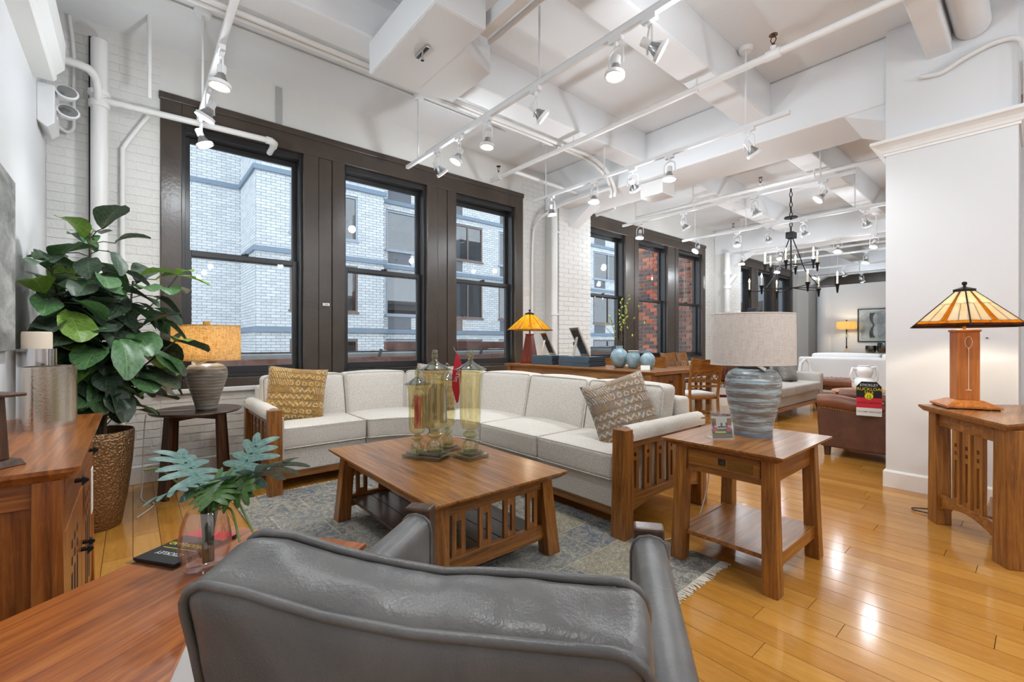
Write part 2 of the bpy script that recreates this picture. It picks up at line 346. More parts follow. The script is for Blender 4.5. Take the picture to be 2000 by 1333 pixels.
# ------------------------------------------------------------------ geometry helpers
def spline(P, n):
    P = [Vector(p) for p in P]; Q = [P[0]*2-P[1]] + P + [P[-1]*2-P[-2]]; out = []
    for i in range(1, len(Q)-2):
        a, b, c, d = Q[i-1:i+3]
        for k in range(n):
            t = k/n; out.append(.5*((2*b)+(c-a)*t+(2*a-5*b+4*c-d)*t*t+(3*b-a-3*c+d)*t**3))
    return out+[P[-1]]
class MB:
    def __init__(s): s.v = []; s.f = []; s.uv = None
    def add(s, vs, fs):
        o = len(s.v); s.v += [tuple(p) for p in vs]; s.f += [tuple(i+o for i in f) for f in fs]; return s
    def box(s, x0, x1, y0, y1, z0, z1):
        return s.frus((x0,x1,y0,y1), z0, (x0,x1,y0,y1), z1)
    def frus(s, a, z0, b, z1):
        vs = [(a[0],a[2],z0),(a[1],a[2],z0),(a[1],a[3],z0),(a[0],a[3],z0),(b[0],b[2],z1),(b[1],b[2],z1),(b[1],b[3],z1),(b[0],b[3],z1)]
        return s.add(vs, [(3,2,1,0),(4,5,6,7),(0,1,5,4),(1,2,6,5),(2,3,7,6),(3,0,4,7)])
    def obox(s, c, size, M=None):
        h = [k/2 for k in size]; M = M or Matrix.Identity(3); c = Vector(c)
        vs = [c + M @ Vector((sx*h[0], sy*h[1], sz*h[2])) for sz in (-1,1) for sx, sy in ((-1,-1),(1,-1),(1,1),(-1,1))]
        return s.add(vs, [(3,2,1,0),(4,5,6,7),(0,1,5,4),(1,2,6,5),(2,3,7,6),(3,0,4,7)])
    def prism(s, pts, a, b, axis='z', bevel=None):
        """polygon extruded along axis; bevel=(inset polygon for the b end)"""
        def mk(p, t): return {'z': (p[0],p[1],t), 'y': (p[0],t,p[1]), 'x': (t,p[0],p[1])}[axis]
        n = len(pts); q = bevel or pts
        vs = [mk(p, a) for p in pts] + [mk(p, b) for p in q]
        return s.add(vs, [tuple(range(n))[::-1], tuple(range(n, 2*n))] + [(i, (i+1) % n, n+(i+1) % n, n+i) for i in range(n)])
    def lathe(s, prof, seg=32, c=(0,0,0), sx=1, sy=1):
        n = len(prof); vs = []; fs = []
        for i in range(seg):
            a = 2*math.pi*i/seg
            for r, z in prof: vs.append((c[0]+r*sx*math.cos(a), c[1]+r*sy*math.sin(a), c[2]+z))
        for i in range(seg):
            j = (i+1) % seg
            for k in range(n-1): fs.append((i*n+k, j*n+k, j*n+k+1, i*n+k+1))
        if prof[0][0] > 1e-6: fs.append(tuple(i*n for i in range(seg))[::-1])
        if prof[-1][0] > 1e-6: fs.append(tuple(i*n+n-1 for i in range(seg)))
        return s.add(vs, fs)
    def shell(s, prof, seg=32, sx=1, sy=1):
        n = len(prof); vs = []; fs = []
        for i in range(seg):
            a = 2*math.pi*i/seg
            for r, z in prof: vs.append((r*sx*math.cos(a), r*sy*math.sin(a), z))
        for i in range(seg):
            j = (i+1) % seg
            for k in range(n-1): fs.append((i*n+k, j*n+k, j*n+k+1, i*n+k+1))
        return s.add(vs, fs)
    def tube(s, pts, r, seg=8, closed=False, curve=0):
        if curve: pts = spline(pts, curve)
        pts = [Vector(p) for p in pts]; n = len(pts); rs = r if isinstance(r, (list, tuple)) else [r]*n
        vs = []; fs = []; up = None
        for i, p in enumerate(pts):
            if closed: t = pts[(i+1) % n]-pts[i-1]
            else: t = pts[min(i+1, n-1)]-pts[max(i-1, 0)]
            t.normalize()
            if up is None:
                up = Vector((0,0,1)) if abs(t.z) < .9 else Vector((1,0,0))
            a = (up - t*up.dot(t))
            if a.length < 1e-6: a = t.orthogonal()
            a.normalize(); up = a; b = t.cross(a)
            for k in range(seg):
                g = 2*math.pi*k/seg; vs.append(p + (a*math.cos(g)+b*math.sin(g))*rs[i])
        m = n if closed else n-1
        for i in range(m):
            j = (i+1) % n
            for k in range(seg): fs.append((i*seg+k, i*seg+(k+1) % seg, j*seg+(k+1) % seg, j*seg+k))
        if not closed: fs += [tuple(range(seg))[::-1], tuple((n-1)*seg+k for k in range(seg))]
        return s.add(vs, fs)
    def ball(s, c, r, seg=12, sz=1):
        prof = [(r*math.sin(math.pi*k/8), -r*sz*math.cos(math.pi*k/8)) for k in range(9)]
        prof[0] = (0, prof[0][1]); prof[-1] = (0, prof[-1][1]); return s.lathe(prof, seg, c)
    def cushion(s, hx, hy, hz, r=.04, puff=(0,0,.03), n=(14,14,6), warp=None, c=(0,0,0)):
        """rounded, softly domed block"""
        def axis(h, k):
            return [-h + 2*h*i/k for i in range(k+1)]
        def fix(p):
            q = [max(-h+r, min(h-r, t)) for t, h in zip(p, (hx,hy,hz))]
            d = Vector(p)-Vector(q)
            if d.length > 1e-9: d = d.normalized()*r
            o = Vector(q)+d
            a, b, g = o.x/hx, o.y/hy, o.z/hz
            f = lambda t: max(0, 1-t*t)
            o.x += puff[0]*math.copysign(1, a)*f(b)*f(g)*(abs(a) > .55)*abs(a)
            o.y += puff[1]*math.copysign(1, b)*f(a)*f(g)*(abs(b) > .55)*abs(b)
            o.z += puff[2]*math.copysign(1, g)*f(a)*f(b)*(abs(g) > .55)*abs(g)
            o += Vector(c)
            return warp(o) if warp else o
        def clus(h, k):   # cluster samples near the ends for the round edges
            inner = [-h+r + 2*(h-r)*i/k for i in range(k+1)]
            e = [r*(1-t) for t in (.999, .6, .25)]
            return [-h + r - r*.999, -h+r*.25, -h+r*.6] + inner + [h-r*.6, h-r*.25, h-r+r*.999]
        X, Y, Z = clus(hx, n[0]), clus(hy, n[1]), clus(hz, n[2])
        idx = {}
        nx, ny, nz = len(X)-1, len(Y)-1, len(Z)-1
        base = len(s.v)
        def vid(i, j, k):
            if (i,j,k) not in idx:
                idx[(i,j,k)] = len(s.v); s.v.append(tuple(fix((X[i],Y[j],Z[k]))))
            return idx[(i,j,k)]
        for i in range(nx):
            for j in range(ny):
                s.f.append((vid(i,j,0), vid(i,j+1,0), vid(i+1,j+1,0), vid(i+1,j,0)))
                s.f.append((vid(i,j,nz), vid(i+1,j,nz), vid(i+1,j+1,nz), vid(i,j+1,nz)))
        for i in range(nx):
            for k in range(nz):
                s.f.append((vid(i,0,k), vid(i+1,0,k), vid(i+1,0,k+1), vid(i,0,k+1)))
                s.f.append((vid(i,ny,k), vid(i,ny,k+1), vid(i+1,ny,k+1), vid(i+1,ny,k)))
        for j in range(ny):
            for k in range(nz):
                s.f.append((vid(0,j,k), vid(0,j,k+1), vid(0,j+1,k+1), vid(0,j+1,k)))
                s.f.append((vid(nx,j,k), vid(nx,j+1,k), vid(nx,j+1,k+1), vid(nx,j,k+1)))
        return s
    def mesh(s, name, smooth=None):
        me = bpy.data.meshes.new(name); me.from_pydata(s.v, [], s.f)
        bm = bmesh.new(); bm.from_mesh(me); bmesh.ops.recalc_face_normals(bm, faces=bm.faces); bm.to_mesh(me); bm.free()
        if smooth is not None:
            me.shade_smooth(); me.set_sharp_from_angle(angle=R(smooth))
        return me
def obj(name, mb, m, parent=None, loc=(0,0,0), rot=(0,0,0), bev=0, smooth=None, seg=2):
    me = mb if isinstance(mb, bpy.types.Mesh) else mb.mesh(name, smooth)
    if not me.materials: me.materials.append(MT[m] if isinstance(m, str) else m)
    o = bpy.data.objects.new(name, me); COL.objects.link(o)
    o.location = loc; o.rotation_euler = rot
    if parent: o.parent = parent
    if bev:
        b = o.modifiers.new('bevel', 'BEVEL'); b.width = bev; b.segments = seg; b.limit_method = 'ANGLE'; b.angle_limit = R(35)
    return o
def tag(o, label, cat, group=None):
    o['label'] = label; o['category'] = cat
    if group: o['group'] = group
    return o
def thing(name, label, cat, loc=(0,0,0), rz=0, group=None):
    o = bpy.data.objects.new(name, None); COL.objects.link(o); o.empty_display_size = .1
    o.location = loc; o.rotation_euler = (0,0,rz); return tag(o, label, cat, group)
def struct(name, mb, m, parent=None, label=None, **kw):
    o = obj(name, mb, m, parent, **kw)
    if not parent: o['kind'] = 'structure'
    if label: o['label'] = label
    return o
def sroot(name, loc=(0,0,0)):
    o = bpy.data.objects.new(name, None); COL.objects.link(o); o.location = loc; o['kind'] = 'structure'; return o
def copy_tree(o, parent=None):
    c = o.copy(); COL.objects.link(c); c.parent = parent
    for ch in list(o.children): copy_tree(ch, c)
    return c
def light(kind, name, parent, loc, energy, col, **kw):
    d = bpy.data.lights.new(name, kind); d.energy = energy; d.color = col
    for k, v in kw.items(): setattr(d, k, v)
    o = bpy.data.objects.new(name, d); COL.objects.link(o); o.location = loc
    if parent: o.parent = parent
    return o
def text(s, size, parent, m, loc, rot=(0,0,0), name='lettering', align='CENTER', ext=.0004):
    c = bpy.data.curves.new('t', 'FONT'); c.body = s; c.size = size; c.align_x = align; c.align_y = 'CENTER'; c.extrude = ext; c.resolution_u = 3
    t = bpy.data.objects.new('t', c); COL.objects.link(t)
    bpy.context.view_layer.update()
    me = bpy.data.meshes.new_from_object(t.evaluated_get(bpy.context.evaluated_depsgraph_get()))
    bpy.data.objects.remove(t); me.materials.clear(); me.materials.append(MT[m])
    return obj(name, me, m, parent, loc, rot)
def Rm(ax, deg): return Matrix.Rotation(R(deg), 3, ax)
ORD = ['first','second','third','fourth','fifth','sixth','seventh','eighth','ninth','tenth']
# ------------------------------------------------------------------ the room shell
ZC = 3.82            # ceiling slab
YW = 5.0             # window wall face
XL = -0.52           # left wall face
XE, YB = 18.0, -4.2  # far end, wall behind the photographer
fl = struct('floor', MB().box(XL-.2, XE+.2, YB-.2, YW+.4, -.2, -.012), 'dark_slot')
PW = .13
def plank_list():
    rnd = random.Random(3); out = []; x = XL
    while x < XE:
        y = YB - rnd.random()*1.6
        while y < YW:
            ln = rnd.choice((.9, 1.15, 1.4, 1.7, 2.0))
            a, b = max(y, YB), min(y+ln, YW)
            if b-a > .03: out.append((x, min(x+PW, XE), a, b))
            y += ln
        x += PW
    return out
def inview(x, y):
    d = x*.6463+y*.7631; l = x*.7631-y*.6463
    return d > .45 and abs(l/d) < 1.2
pl = plank_list()
def vis(p):
    x = (p[0]+p[1])/2; ys = [p[2], (p[2]+p[3])/2, p[3]]
    ok = [math.hypot(x, y) for y in ys if inview(x, y)]
    return min(ok) if ok else 99
pl.sort(key=vis)
pm = {}
def plank_box(mb, x0, x1, y0, y1):
    g = .0008
    return mb.frus((x0+g, x1-g, y0+g, y1-g), -.012, (x0+g*1.6, x1-g*1.6, y0+g*1.6, y1-g*1.6), 0)
for p in pl[:300]:
    key = round(p[3]-p[2], 3), round(p[1]-p[0], 3)
    if key not in pm: pm[key] = plank_box(MB(), 0, key[1], 0, key[0]).mesh('plank')
    obj('plank', pm[key], 'oak_floor', fl, (p[0], p[2], 0))
mb = MB()
for p in pl[300:]: plank_box(mb, *p)
o = obj('far_planks', mb, 'oak_floor', fl); o['kind'] = 'stuff'

struct('ceiling', MB().box(XL-.2, XE+.2, YB-.2, YW+.4, ZC, ZC+.2), 'ceiling_paint')
struct('wall_left', MB().box(XL-.2, XL, YB-.2, YW+.4, -.2, ZC), 'wall_paint')
struct('wall_back', MB().box(XL, XE, YB-.2, YB, -.2, ZC), 'wall_paint')
struct('wall_end', MB().box(XE, XE+.2, YB-.2, YW+.4, -.2, ZC), 'wall_paint')
struct('wall_partition', MB().box(6.9, 7.1, YB, .5, 0, ZC), 'wall_paint')
struct('baseboard_left', MB().box(XL, XL+.018, YB, 4.95, 0, .14), 'trim_white', bev=.004)
# concrete frame: main beams across the room, joists along it
MAIN = [(4.9, 5.6), (10.51, 11.23), (16.13, 16.85)]
n = 0
for a, b in MAIN:
    n += 1
    ragged = MB(); rnd = random.Random(n)
    zs = 3.25
    ragged.box(a, b, YB, YW, zs, ZC)
    o = struct('trim_%d' % n, ragged, 'ceiling_paint', label='white concrete ceiling beam crossing the room at a column', bev=.02)
    # haunches at the wall pier and at the column
    obj('haunch', MB().prism([(YW-.25, zs), (YW-.75, zs), (YW-.25, zs-.30)], a+.25, b-.25, 'x'), 'ceiling_paint', o)
    obj('haunch', MB().prism([(.82, zs), (1.15, zs), (.82, zs-.16)], a+.02, b-.02, 'x'), 'ceiling_paint', o)
JO = [(3.19, 3.46), (1.756, 2.02), (.44, .59), (-1.1, -.83), (-2.55, -2.28)]
edges = [XL] + [v for m_ in MAIN for v in m_] + [XE]
for j, (a, b) in enumerate(JO):
    n += 1
    mb = MB()
    for k in range(0, len(edges), 2): mb.box(edges[k]-.01, edges[k+1]+.01, a, b, 3.46, ZC+.01)
    struct('trim_%d' % n, mb, 'ceiling_paint', label='white joist running along the ceiling', bev=.015)

# painted brick wall with window groups
SH = [0, 5.62, 11.24]
GX0, GX1, GZ0, GZ1 = .183, 4.435, .786, 3.40
OP = [(.335, 1.362), (1.789, 2.822), (3.258, 4.284)]
OZ0, OZ1 = .87, 3.185
ww = MB()
xs = [XL] + [v for s_ in SH for v in (GX0+s_, GX1+s_)] + [XE]
for k in range(0, len(xs), 2): ww.box(xs[k], xs[k+1], YW+.0035, YW+.2, 0, ZC)
for s_ in SH:
    ww.box(GX0+s_, GX1+s_, YW+.0035, YW+.2, 0, GZ0); ww.box(GX0+s_, GX1+s_, YW+.0035, YW+.2, GZ1, ZC)
wall = struct('wall_window', ww, 'mortar_paint')
PIER = [(4.91, 5.65), (10.53, 11.27), (16.15, 16.89)]
for a, b in PIER: obj('pier', MB().box(a+.02, b-.02, YW-.2965, YW+.02, 0, ZC), 'mortar_paint', wall)
BW, BH = .215, .072
def brick_rows(x0, x1, z0, z1):
    rnd = random.Random(int(x0*100)+int(z0*10)); r = 0; z = z0; out = []
    while z < z1-.02:
        x = x0 - (BW/2 if r % 2 else 0)
        while x < x1-.01:
            a, b = max(x, x0), min(x+BW, x1)
            if b-a > .03: out.append((a, b, z, min(z+BH, z1), rnd.uniform(-.004, .006)))
            x += BW
        z += BH; r += 1
    return out
bricks = [(q, YW) for q in brick_rows(XL, GX0, .16, 3.75)] + [(q, YW) for q in brick_rows(GX0, 1.0, .16, GZ0-.02)]
more = [(q, YW) for q in brick_rows(1.0, GX1, .16, GZ0-.02)]
for s_, pr in zip((GX1, GX1+5.62), PIER[:2]): more += [(q, YW) for q in brick_rows(s_, pr[0], .1, 3.7)]
for pr in PIER[:2]: more += [(q, YW-.3) for q in brick_rows(pr[0], pr[1], .1, 3.25)]
more += [(q, YW) for q in brick_rows(PIER[0][1], GX0+5.62, .1, 3.7)]
def brick_box(mb, q, y):
    a, b, z0, z1, d = q; g = .002; d *= .35
    # bulging painted face: outer rim set back a little
    mb.add([(a+g, y+.02, z0+g), (b-g, y+.02, z0+g), (b-g, y+.02, z1-g), (a+g, y+.02, z1-g),
            (a+g*2.2, y-.001-d, z0+g*2), (b-g*2.2, y-.001+d*.6, z0+g*2), (b-g*2.2, y+.001-d*.4, z1-g*2), (a+g*2.2, y+.001, z1-g*2)],
           [(4,5,6,7), (0,1,5,4), (1,2,6,5), (2,3,7,6), (3,0,4,7)])
    return mb
for q, y in bricks[:300]: obj('brick', brick_box(MB(), q, y), 'brick_paint', wall)
mb = MB()
for q, y in bricks[300:] + more: brick_box(mb, q, y)
o = obj('far_bricks', mb, 'brick_paint', wall); o['kind'] = 'stuff'
for i, (a, b) in enumerate([(XL, 4.9), (5.66, 10.5)]):
    struct('baseboard_window%s' % ('' if i == 0 else '_far'), MB().box(a+.02, b, YW-.05, YW+.02, 0, .15), 'brick_paint', bev=.006)
obj('window_ledge', MB().box(GX0-.05, GX1+.1, YW-.03, YW+.02, GZ0-.045, GZ0), 'brick_paint', wall, bev=.008)
obj('window_ledge', MB().box(GX0+5.5, GX1+5.7, YW-.03, YW+.02, GZ0-.045, GZ0), 'brick_paint', wall, bev=.008)

def sash_parts():
    return {}
wn = 0; tn = n
GN = ['nearest', 'middle', 'farthest']
for gi, s_ in enumerate(SH):
    tn += 1
    fr = sroot('trim_%d' % tn, (s_, 0, 0)); fr['label'] = 'dark brown painted timber surround of the %s window group' % GN[gi]
    bd = lambda nm, *a: obj(nm, MB().box(*a), 'window_brown', fr, bev=.006)
    bd('jamb_board', GX0, OP[0][0], YW-.02, YW+.2, GZ0, GZ1)
    bd('jamb_board', OP[2][1], GX1, YW-.02, YW+.2, GZ0, GZ1)
    bd('header_board', OP[0][0], OP[2][1], YW-.02, YW+.2, OZ1, GZ1)
    bd('header_cap', GX0-.01, GX1+.01, YW-.035, YW+.02, GZ1-.05, GZ1+.012)
    bd('sill_board', OP[0][0], OP[2][1], YW-.02, YW+.2, GZ0, OZ0)
    for k in range(2):
        a, b = OP[k][1], OP[k+1][0]; c1 = a+(b-a)*.36; c2 = a+(b-a)*.69
        bd('mullion_board', a, c1-.004, YW-.02, YW+.2, OZ0, OZ1)
        bd('mullion_board', c1, c2-.004, YW-.012, YW+.195, OZ0, OZ1)
        bd('mullion_board', c2, b, YW-.02, YW+.2, OZ0, OZ1)
    for k, (a, b) in enumerate(OP):
        wn += 1
        w = sroot('window_%d' % wn, (s_, YW, 0))
        def fr4(nm, x0, x1, z0, z1, y0, y1, t, tb, tt):
            m_ = MB().box(x0, x0+t, y0, y1, z0, z1).box(x1-t, x1, y0, y1, z0, z1).box(x0+t, x1-t, y0, y1, z0, z0+tb).box(x0+t, x1-t, y0, y1, z1-tt, z1)
            return obj(nm, m_, 'sash_black', w, bev=.003)
        fr4('window_frame', a+.001, b-.001, OZ0+.001, OZ1-.001, .03, .21, .028, .03, .06)
        mz = 2.035
        up = fr4('upper_sash', a+.03, b-.03, mz-.03, OZ1-.062, .145, .18, .042, .05, .05)
        lo = fr4('lower_sash', a+.03, b-.03, OZ0+.032, mz+.03, .10, .135, .05, .075, .05)
        obj('glass_pane', MB().box(a+.07, b-.07, .158, .162, mz+.02, OZ1-.11), 'pane', up)
        obj('glass_pane', MB().box(a+.078, b-.078, .113, .117, OZ0+.105, mz-.018), 'pane', lo)
        obj('sash_lock', MB().box((a+b)/2-.03, (a+b)/2+.03, .095, .12, mz+.03, mz+.042).box((a+b)/2-.008, (a+b)/2+.03, .085, .1, mz+.035, mz+.05), 'dark_metal', lo)
obj('number_plate', MB().box(1.556, 1.628, YW-.018, YW-.013, 1.60, 1.63), 'paper', fr := bpy.data.objects['trim_9'], bev=.001)
text('216', .026, bpy.data.objects['trim_9'], 'ink', (1.592, YW-.0195, 1.615), (R(90),0,0))

# boxed column with crown moulding at the right
CX0, CX1, CY0, CY1 = 4.835, 5.42, .10, .842
colm = struct('wall_column', MB().box(CX0, CX1, CY0, CY1, 0, ZC), 'wall_paint', bev=.004)
def crown(mb, x0, x1, y0, y1, prof):
    # mitred moulding round three sides: prof = list of (out, z)
    n_ = len(prof); vs = []
    for o_, z_ in prof:
        vs += [(x0-o_, y1+o_, z_), (x0-o_, y0-o_, z_), (x1+o_, y0-o_, z_), (x1+o_, y1+o_, z_)]
    fs = []
    for i in range(n_-1):
        for k in range(4): fs.append((i*4+k, i*4+(k+1) % 4, (i+1)*4+(k+1) % 4, (i+1)*4+k))
    fs += [(3,2,1,0), tuple((n_-1)*4+k for k in range(4))]
    return mb.add(vs, fs)
CP = [(0, 2.772), (.012, 2.772), (.014, 2.79), (.022, 2.795), (.028, 2.812), (.045, 2.835), (.07, 2.852), (.085, 2.858), (.09, 2.862), (.09, 2.885), (0, 2.885)]
obj('crown_moulding', crown(MB(), CX0, CX1, CY0, CY1, CP), 'trim_white', colm)
obj('baseboard', crown(MB(), CX0, CX1, CY0, CY1, [(0, 0), (.016, 0), (.016, .125), (.010, .137), (0, .14)]), 'trim_white', colm)
obj('wall_switch', MB().box(CX0-.006, CX0, .25, .262, 1.24, 1.246), 'ink', colm)

# ceiling clutter over the column
t = thing('round_duct', 'white half-round duct running up to the column above its crown', 'duct')
obj('duct_body', MB().tube([(2.2,.33,3.60),(3.5,.33,3.60),(4.82,.33,3.60)], .10, 24), 'ceiling_paint', t, smooth=40)
for x in (2.6, 4.0): obj('strap', MB().box(x-.015, x+.015, .225, .435, 3.6, ZC), 'ceiling_paint', t)
o = obj('conduit', MB().tube([(4.80,.62,3.33),(4.80,.5,3.31),(4.80,.38,3.36),(4.80,.22,3.4),(4.80,.11,3.38),(4.80,.07,3.3),(4.80,.06,3.15),(4.80,.06,2.89)], .018, 10, curve=5), 'pipe_paint', smooth=60)
tag(o, 'thin white conduit curving over the right column above its crown', 'pipe')

# ------------------------------------------------------------------ pipes, left corner
def pipe_thing(name, label, parts, loc=(0,0,0), cat='pipe', m='pipe_paint'):
    t = thing(name, label, cat, loc)
    for nm, mb in parts: obj(nm, mb, m, t, smooth=50)
    return t
def riser(x, y, r, z0, z1): return MB().tube([(x,y,z0),(x,y,(z0+z1)/2),(x,y,z1)], r, 20)
pipe_thing('riser_pipe', 'thick white riser pipe in the left corner behind the tall leafy plant',
    [('pipe', riser(-.205, 4.86, .053, 0, 3.62)), ('coupling', MB().lathe([(.054,0),(.066,.005),(.066,.05),(.058,.055),(.058,.09),(.070,.095),(.070,.13),(.054,.135)], 20, (-.205,4.86,3.08)))])
o = obj('corner_slot', MB().box(-.275, -.245, YW-.012, YW+.02, 0, 3.7), 'dark_slot', wall)
pipe_thing('sprinkler_branch', 'white pipe above the first window from the corner riser to an elbow', [
    ('pipe', MB().tube([(XL,4.72,3.33),(-.30,4.72,3.32),(-.24,4.75,3.30),(-.215,4.80,3.24),(-.21,4.82,3.12)], .03, 12, curve=4)),
    ('pipe', MB().tube([(-.2,4.83,3.14),(.3,4.78,3.13),(.98,4.72,3.12),(1.02,4.74,3.12),(1.04,4.80,3.11),(1.04,4.98,3.10)], .026, 12)),
    ('elbow', MB().tube([(.96,4.72,3.12),(1.0,4.725,3.12),(1.035,4.76,3.118),(1.04,4.82,3.11)], .034, 12))])
pipe_thing('conduit', 'thin white conduit bending down the brick between riser and window frame', [
    ('pipe', MB().tube([(.1,4.93,3.14),(.06,4.95,3.08),(-.02,4.96,2.93),(-.06,4.965,2.84),(-.068,4.965,2.7),(-.068,4.965,1.5),(-.068,4.965,.1)], .018, 10, curve=4))])
pipe_thing('drop_pipe', 'thin white rod dropping from the ceiling to the sprinkler branch by the corner', [('pipe', riser(.1, 4.6, .015, 3.16, ZC))])
pipe_thing('wall_conduit', 'thin white conduit beside the emergency light on the left brick', [('pipe', MB().tube([(-.385,4.97,3.8),(-.36,4.97,3.5),(-.36,4.97,3.0),(-.365,4.96,2.9),(-.40,4.93,2.86),(-.45,4.88,2.88)], .012, 8, curve=4))])
obj('rough_slot', MB().box(1.10, 1.16, YW-.006, YW+.02, 3.42, 3.80), 'cement', wall)

# cornice box and emergency light on the left wall
t = thing('cornice_box', 'white moulded lighting cornice along the top of the left wall', 'cornice')
obj('cornice', MB().prism([(XL,3.02),(XL+.10,3.02),(XL+.115,3.04),(XL+.115,3.07),(XL+.155,3.12),(XL+.16,3.30),(XL+.13,3.33),(XL,3.33)], .2, 4.42, 'y'), 'trim_white', t)
t = thing('emergency_light', 'white twin-head emergency light on the left wall below the cornice', 'emergency light', (XL, 4.72, 2.92))
obj('housing', MB().prism([(0,-.13),(.05,-.17),(.09,-.13),(.09,.14),(0,.14)], -.14, .14, 'y'), 'white_metal', t, bev=.006)
for k, (dy, dz) in enumerate(((-.02, .13), (.06, .02))):
    hd = obj('lamp_head', MB().lathe([(0,-.06),(.03,-.055),(.058,-.03),(.066,0),(.06,.004)], 20), 'white_metal', t, (.15, dy-.08, dz), (R(62), R(20), 0), smooth=50)
    obj('lens', MB().lathe([(0,.012),(.03,.010),(.058,.003)], 20), 'silver_ribbed', hd, smooth=60)
obj('socket_box', MB().box(.088,.094,.0,.03,-.05,-.02), 'trim_white', t)

# air handler box hanging under the joist
t = thing('air_handler', 'boxy white air handler hung below the ceiling joists', 'ceiling unit')
AH = [(1.35, 2.30), (1.73, 2.30), (1.73, 2.52), (1.75, 2.56), (2.04, 2.66), (2.04, 3.18), (1.73, 3.25), (1.35, 3.25)]
obj('casing', MB().prism(AH, 3.22, 3.46), 'ceiling_paint', t, bev=.006)
obj('access_panel', MB().box(1.36,1.72,2.31,3.235,3.214,3.22), 'wall_paint', t)
obj('sprinkler_plate', MB().box(1.50,1.53,2.66,2.82,3.196,3.214), 'chrome', t, bev=.003)
obj('sprinkler_head', MB().lathe([(0,-.055),(.012,-.055),(.012,-.045),(.006,-.04),(.006,0)], 12), 'chrome', t, (1.515,2.74,3.2))
obj('duct_channel', MB().box(1.78,1.86,1.2,2.46,3.30,3.40), 'white_metal', t, bev=.006)
o = obj('conduit', MB().tube([(1.95,-.5,3.36),(1.95,2.55,3.36)], .02, 10), 'pipe_paint', smooth=60); tag(o, 'straight white pipe running beside the air handler', 'pipe')
for i, (y, z, r, nm) in enumerate([(3.50,3.44,.022,'nearest the joist'),(3.56,3.44,.022,'second from the joist'),(4.27,3.80,.011,'thinnest, nearest the window wall')]):
    if i < 2: pts = [(XL,y,z),(3.6,y,z),(4.2,y+.02*i,z),(4.6,y+.05,z-.08),(4.84,y+.12,z-.22),(4.88,y+.16,z-.3)]
    else: pts = [(XL,y,z),(2,y,z),(3.5,y,z)]
    o = obj('ceiling_conduit', MB().tube(pts, r, 10, curve=4), 'pipe_paint', smooth=60); tag(o, 'white conduit under the ceiling, %s' % nm, 'pipe', 'conduits under the ceiling')
o = obj('cable_tray', MB().box(XL, 4.8, 3.62, 3.78, 3.72, 3.80).box(XL, 4.8, 3.64, 3.76, 3.69, 3.72), 'ceiling_paint', bev=.008); tag(o, 'flat white raceway running along the ceiling beside the conduits', 'raceway')
o = obj('junction_box', MB().box(5.0,5.28,3.02,3.34,3.06,3.245), 'pipe_paint', bev=.006); tag(o, 'white junction box under the beam near the middle windows', 'junction box')
o = obj('wall_conduit', MB().tube([(4.72,3.6,3.2),(4.68,4.2,3.18),(4.62,4.62,3.1),(4.6,4.86,2.98),(4.6,4.95,2.7),(4.6,4.96,1.5),(4.6,4.96,.2)], .018, 10, curve=4), 'pipe_paint', smooth=60); tag(o, 'white conduit arching down beside the right edge of the nearest windows', 'pipe')

# sprinkler mains along Y with upright heads
def sprinkler_main(x, y0, y1, z, heads, hang, label):
    t = thing('sprinkler_pipe', label, 'sprinkler pipe')
    obj('pipe', MB().tube([(x,y0,z),(x,(y0+y1)/2,z),(x,y1,z)], .027, 14), 'pipe_paint', t, smooth=50)
    for y in heads:
        obj('tee', MB().tube([(x,y-.05,z),(x,y+.05,z)], .036, 14).tube([(x,y,z),(x,y,z+.06)], .022, 12), 'pipe_paint', t, smooth=50)
        h = MB().tube([(x,y,z+.06),(x,y,z+.085)], .011, 8).lathe([(0,.145),(.03,.143),(.03,.148),(0,.15)], 12, (x,y,z))
        for s2 in (-1, 1): h.tube([(x,y+s2*.008,z+.085),(x,y+s2*.02,z+.11),(x,y+s2*.004,z+.145)], .004, 6)
        obj('sprinkler_head', h, 'rust_sprinkler', t)
    for y in hang:
        zt = 3.46 if any(a <= y <= b for a, b in JO) else ZC
        obj('hanger', MB().tube([(x,y,z+.02),(x,y,zt)], .006, 6).tube([(x,y-.012,z),(x,y+.012,z)], .034, 14), 'pipe_paint', t, smooth=50)
sprinkler_main(3.68, -1, 4.78, 3.38, [1.30, 4.62], [1.9, 3.3], 'nearest white sprinkler pipe crossing over the sofa under the ceiling')
sprinkler_main(6.75, .2, 4.6, 3.38, [2.55], [1.9, 3.3], 'second white sprinkler pipe, just beyond the first ceiling beam')
sprinkler_main(9.0, .2, 4.6, 3.38, [3.9], [1.9, 3.3], 'third white sprinkler pipe, above the chandelier')
sprinkler_main(12.4, .2, 4.6, 3.38, [3.9], [1.9, 3.3], 'farthest white sprinkler pipe over the white partition')
o = obj('cross_pipe', MB().tube([(3.68,4.33,3.38),(4.6,4.33,3.36),(5.75,4.33,3.34),(5.82,4.35,3.33),(5.85,4.42,3.32),(5.85,4.75,3.3)], .024, 12), 'pipe_paint', smooth=60); tag(o, 'white cross pipe branching from the nearest sprinkler pipe past the pier', 'pipe')
pipe_thing('riser_pipe', 'white riser pipe beside the pier between the nearest and middle windows',
    [('pipe', riser(4.83, 4.72, .05, 0, 3.25))] + [('clamp', MB().tube([(4.83,4.72,zz-.012),(4.83,4.72,zz+.012)], .06, 18).box(4.83,4.92,4.70,4.74,zz-.01,zz+.01)) for zz in (1.62, 2.86)])
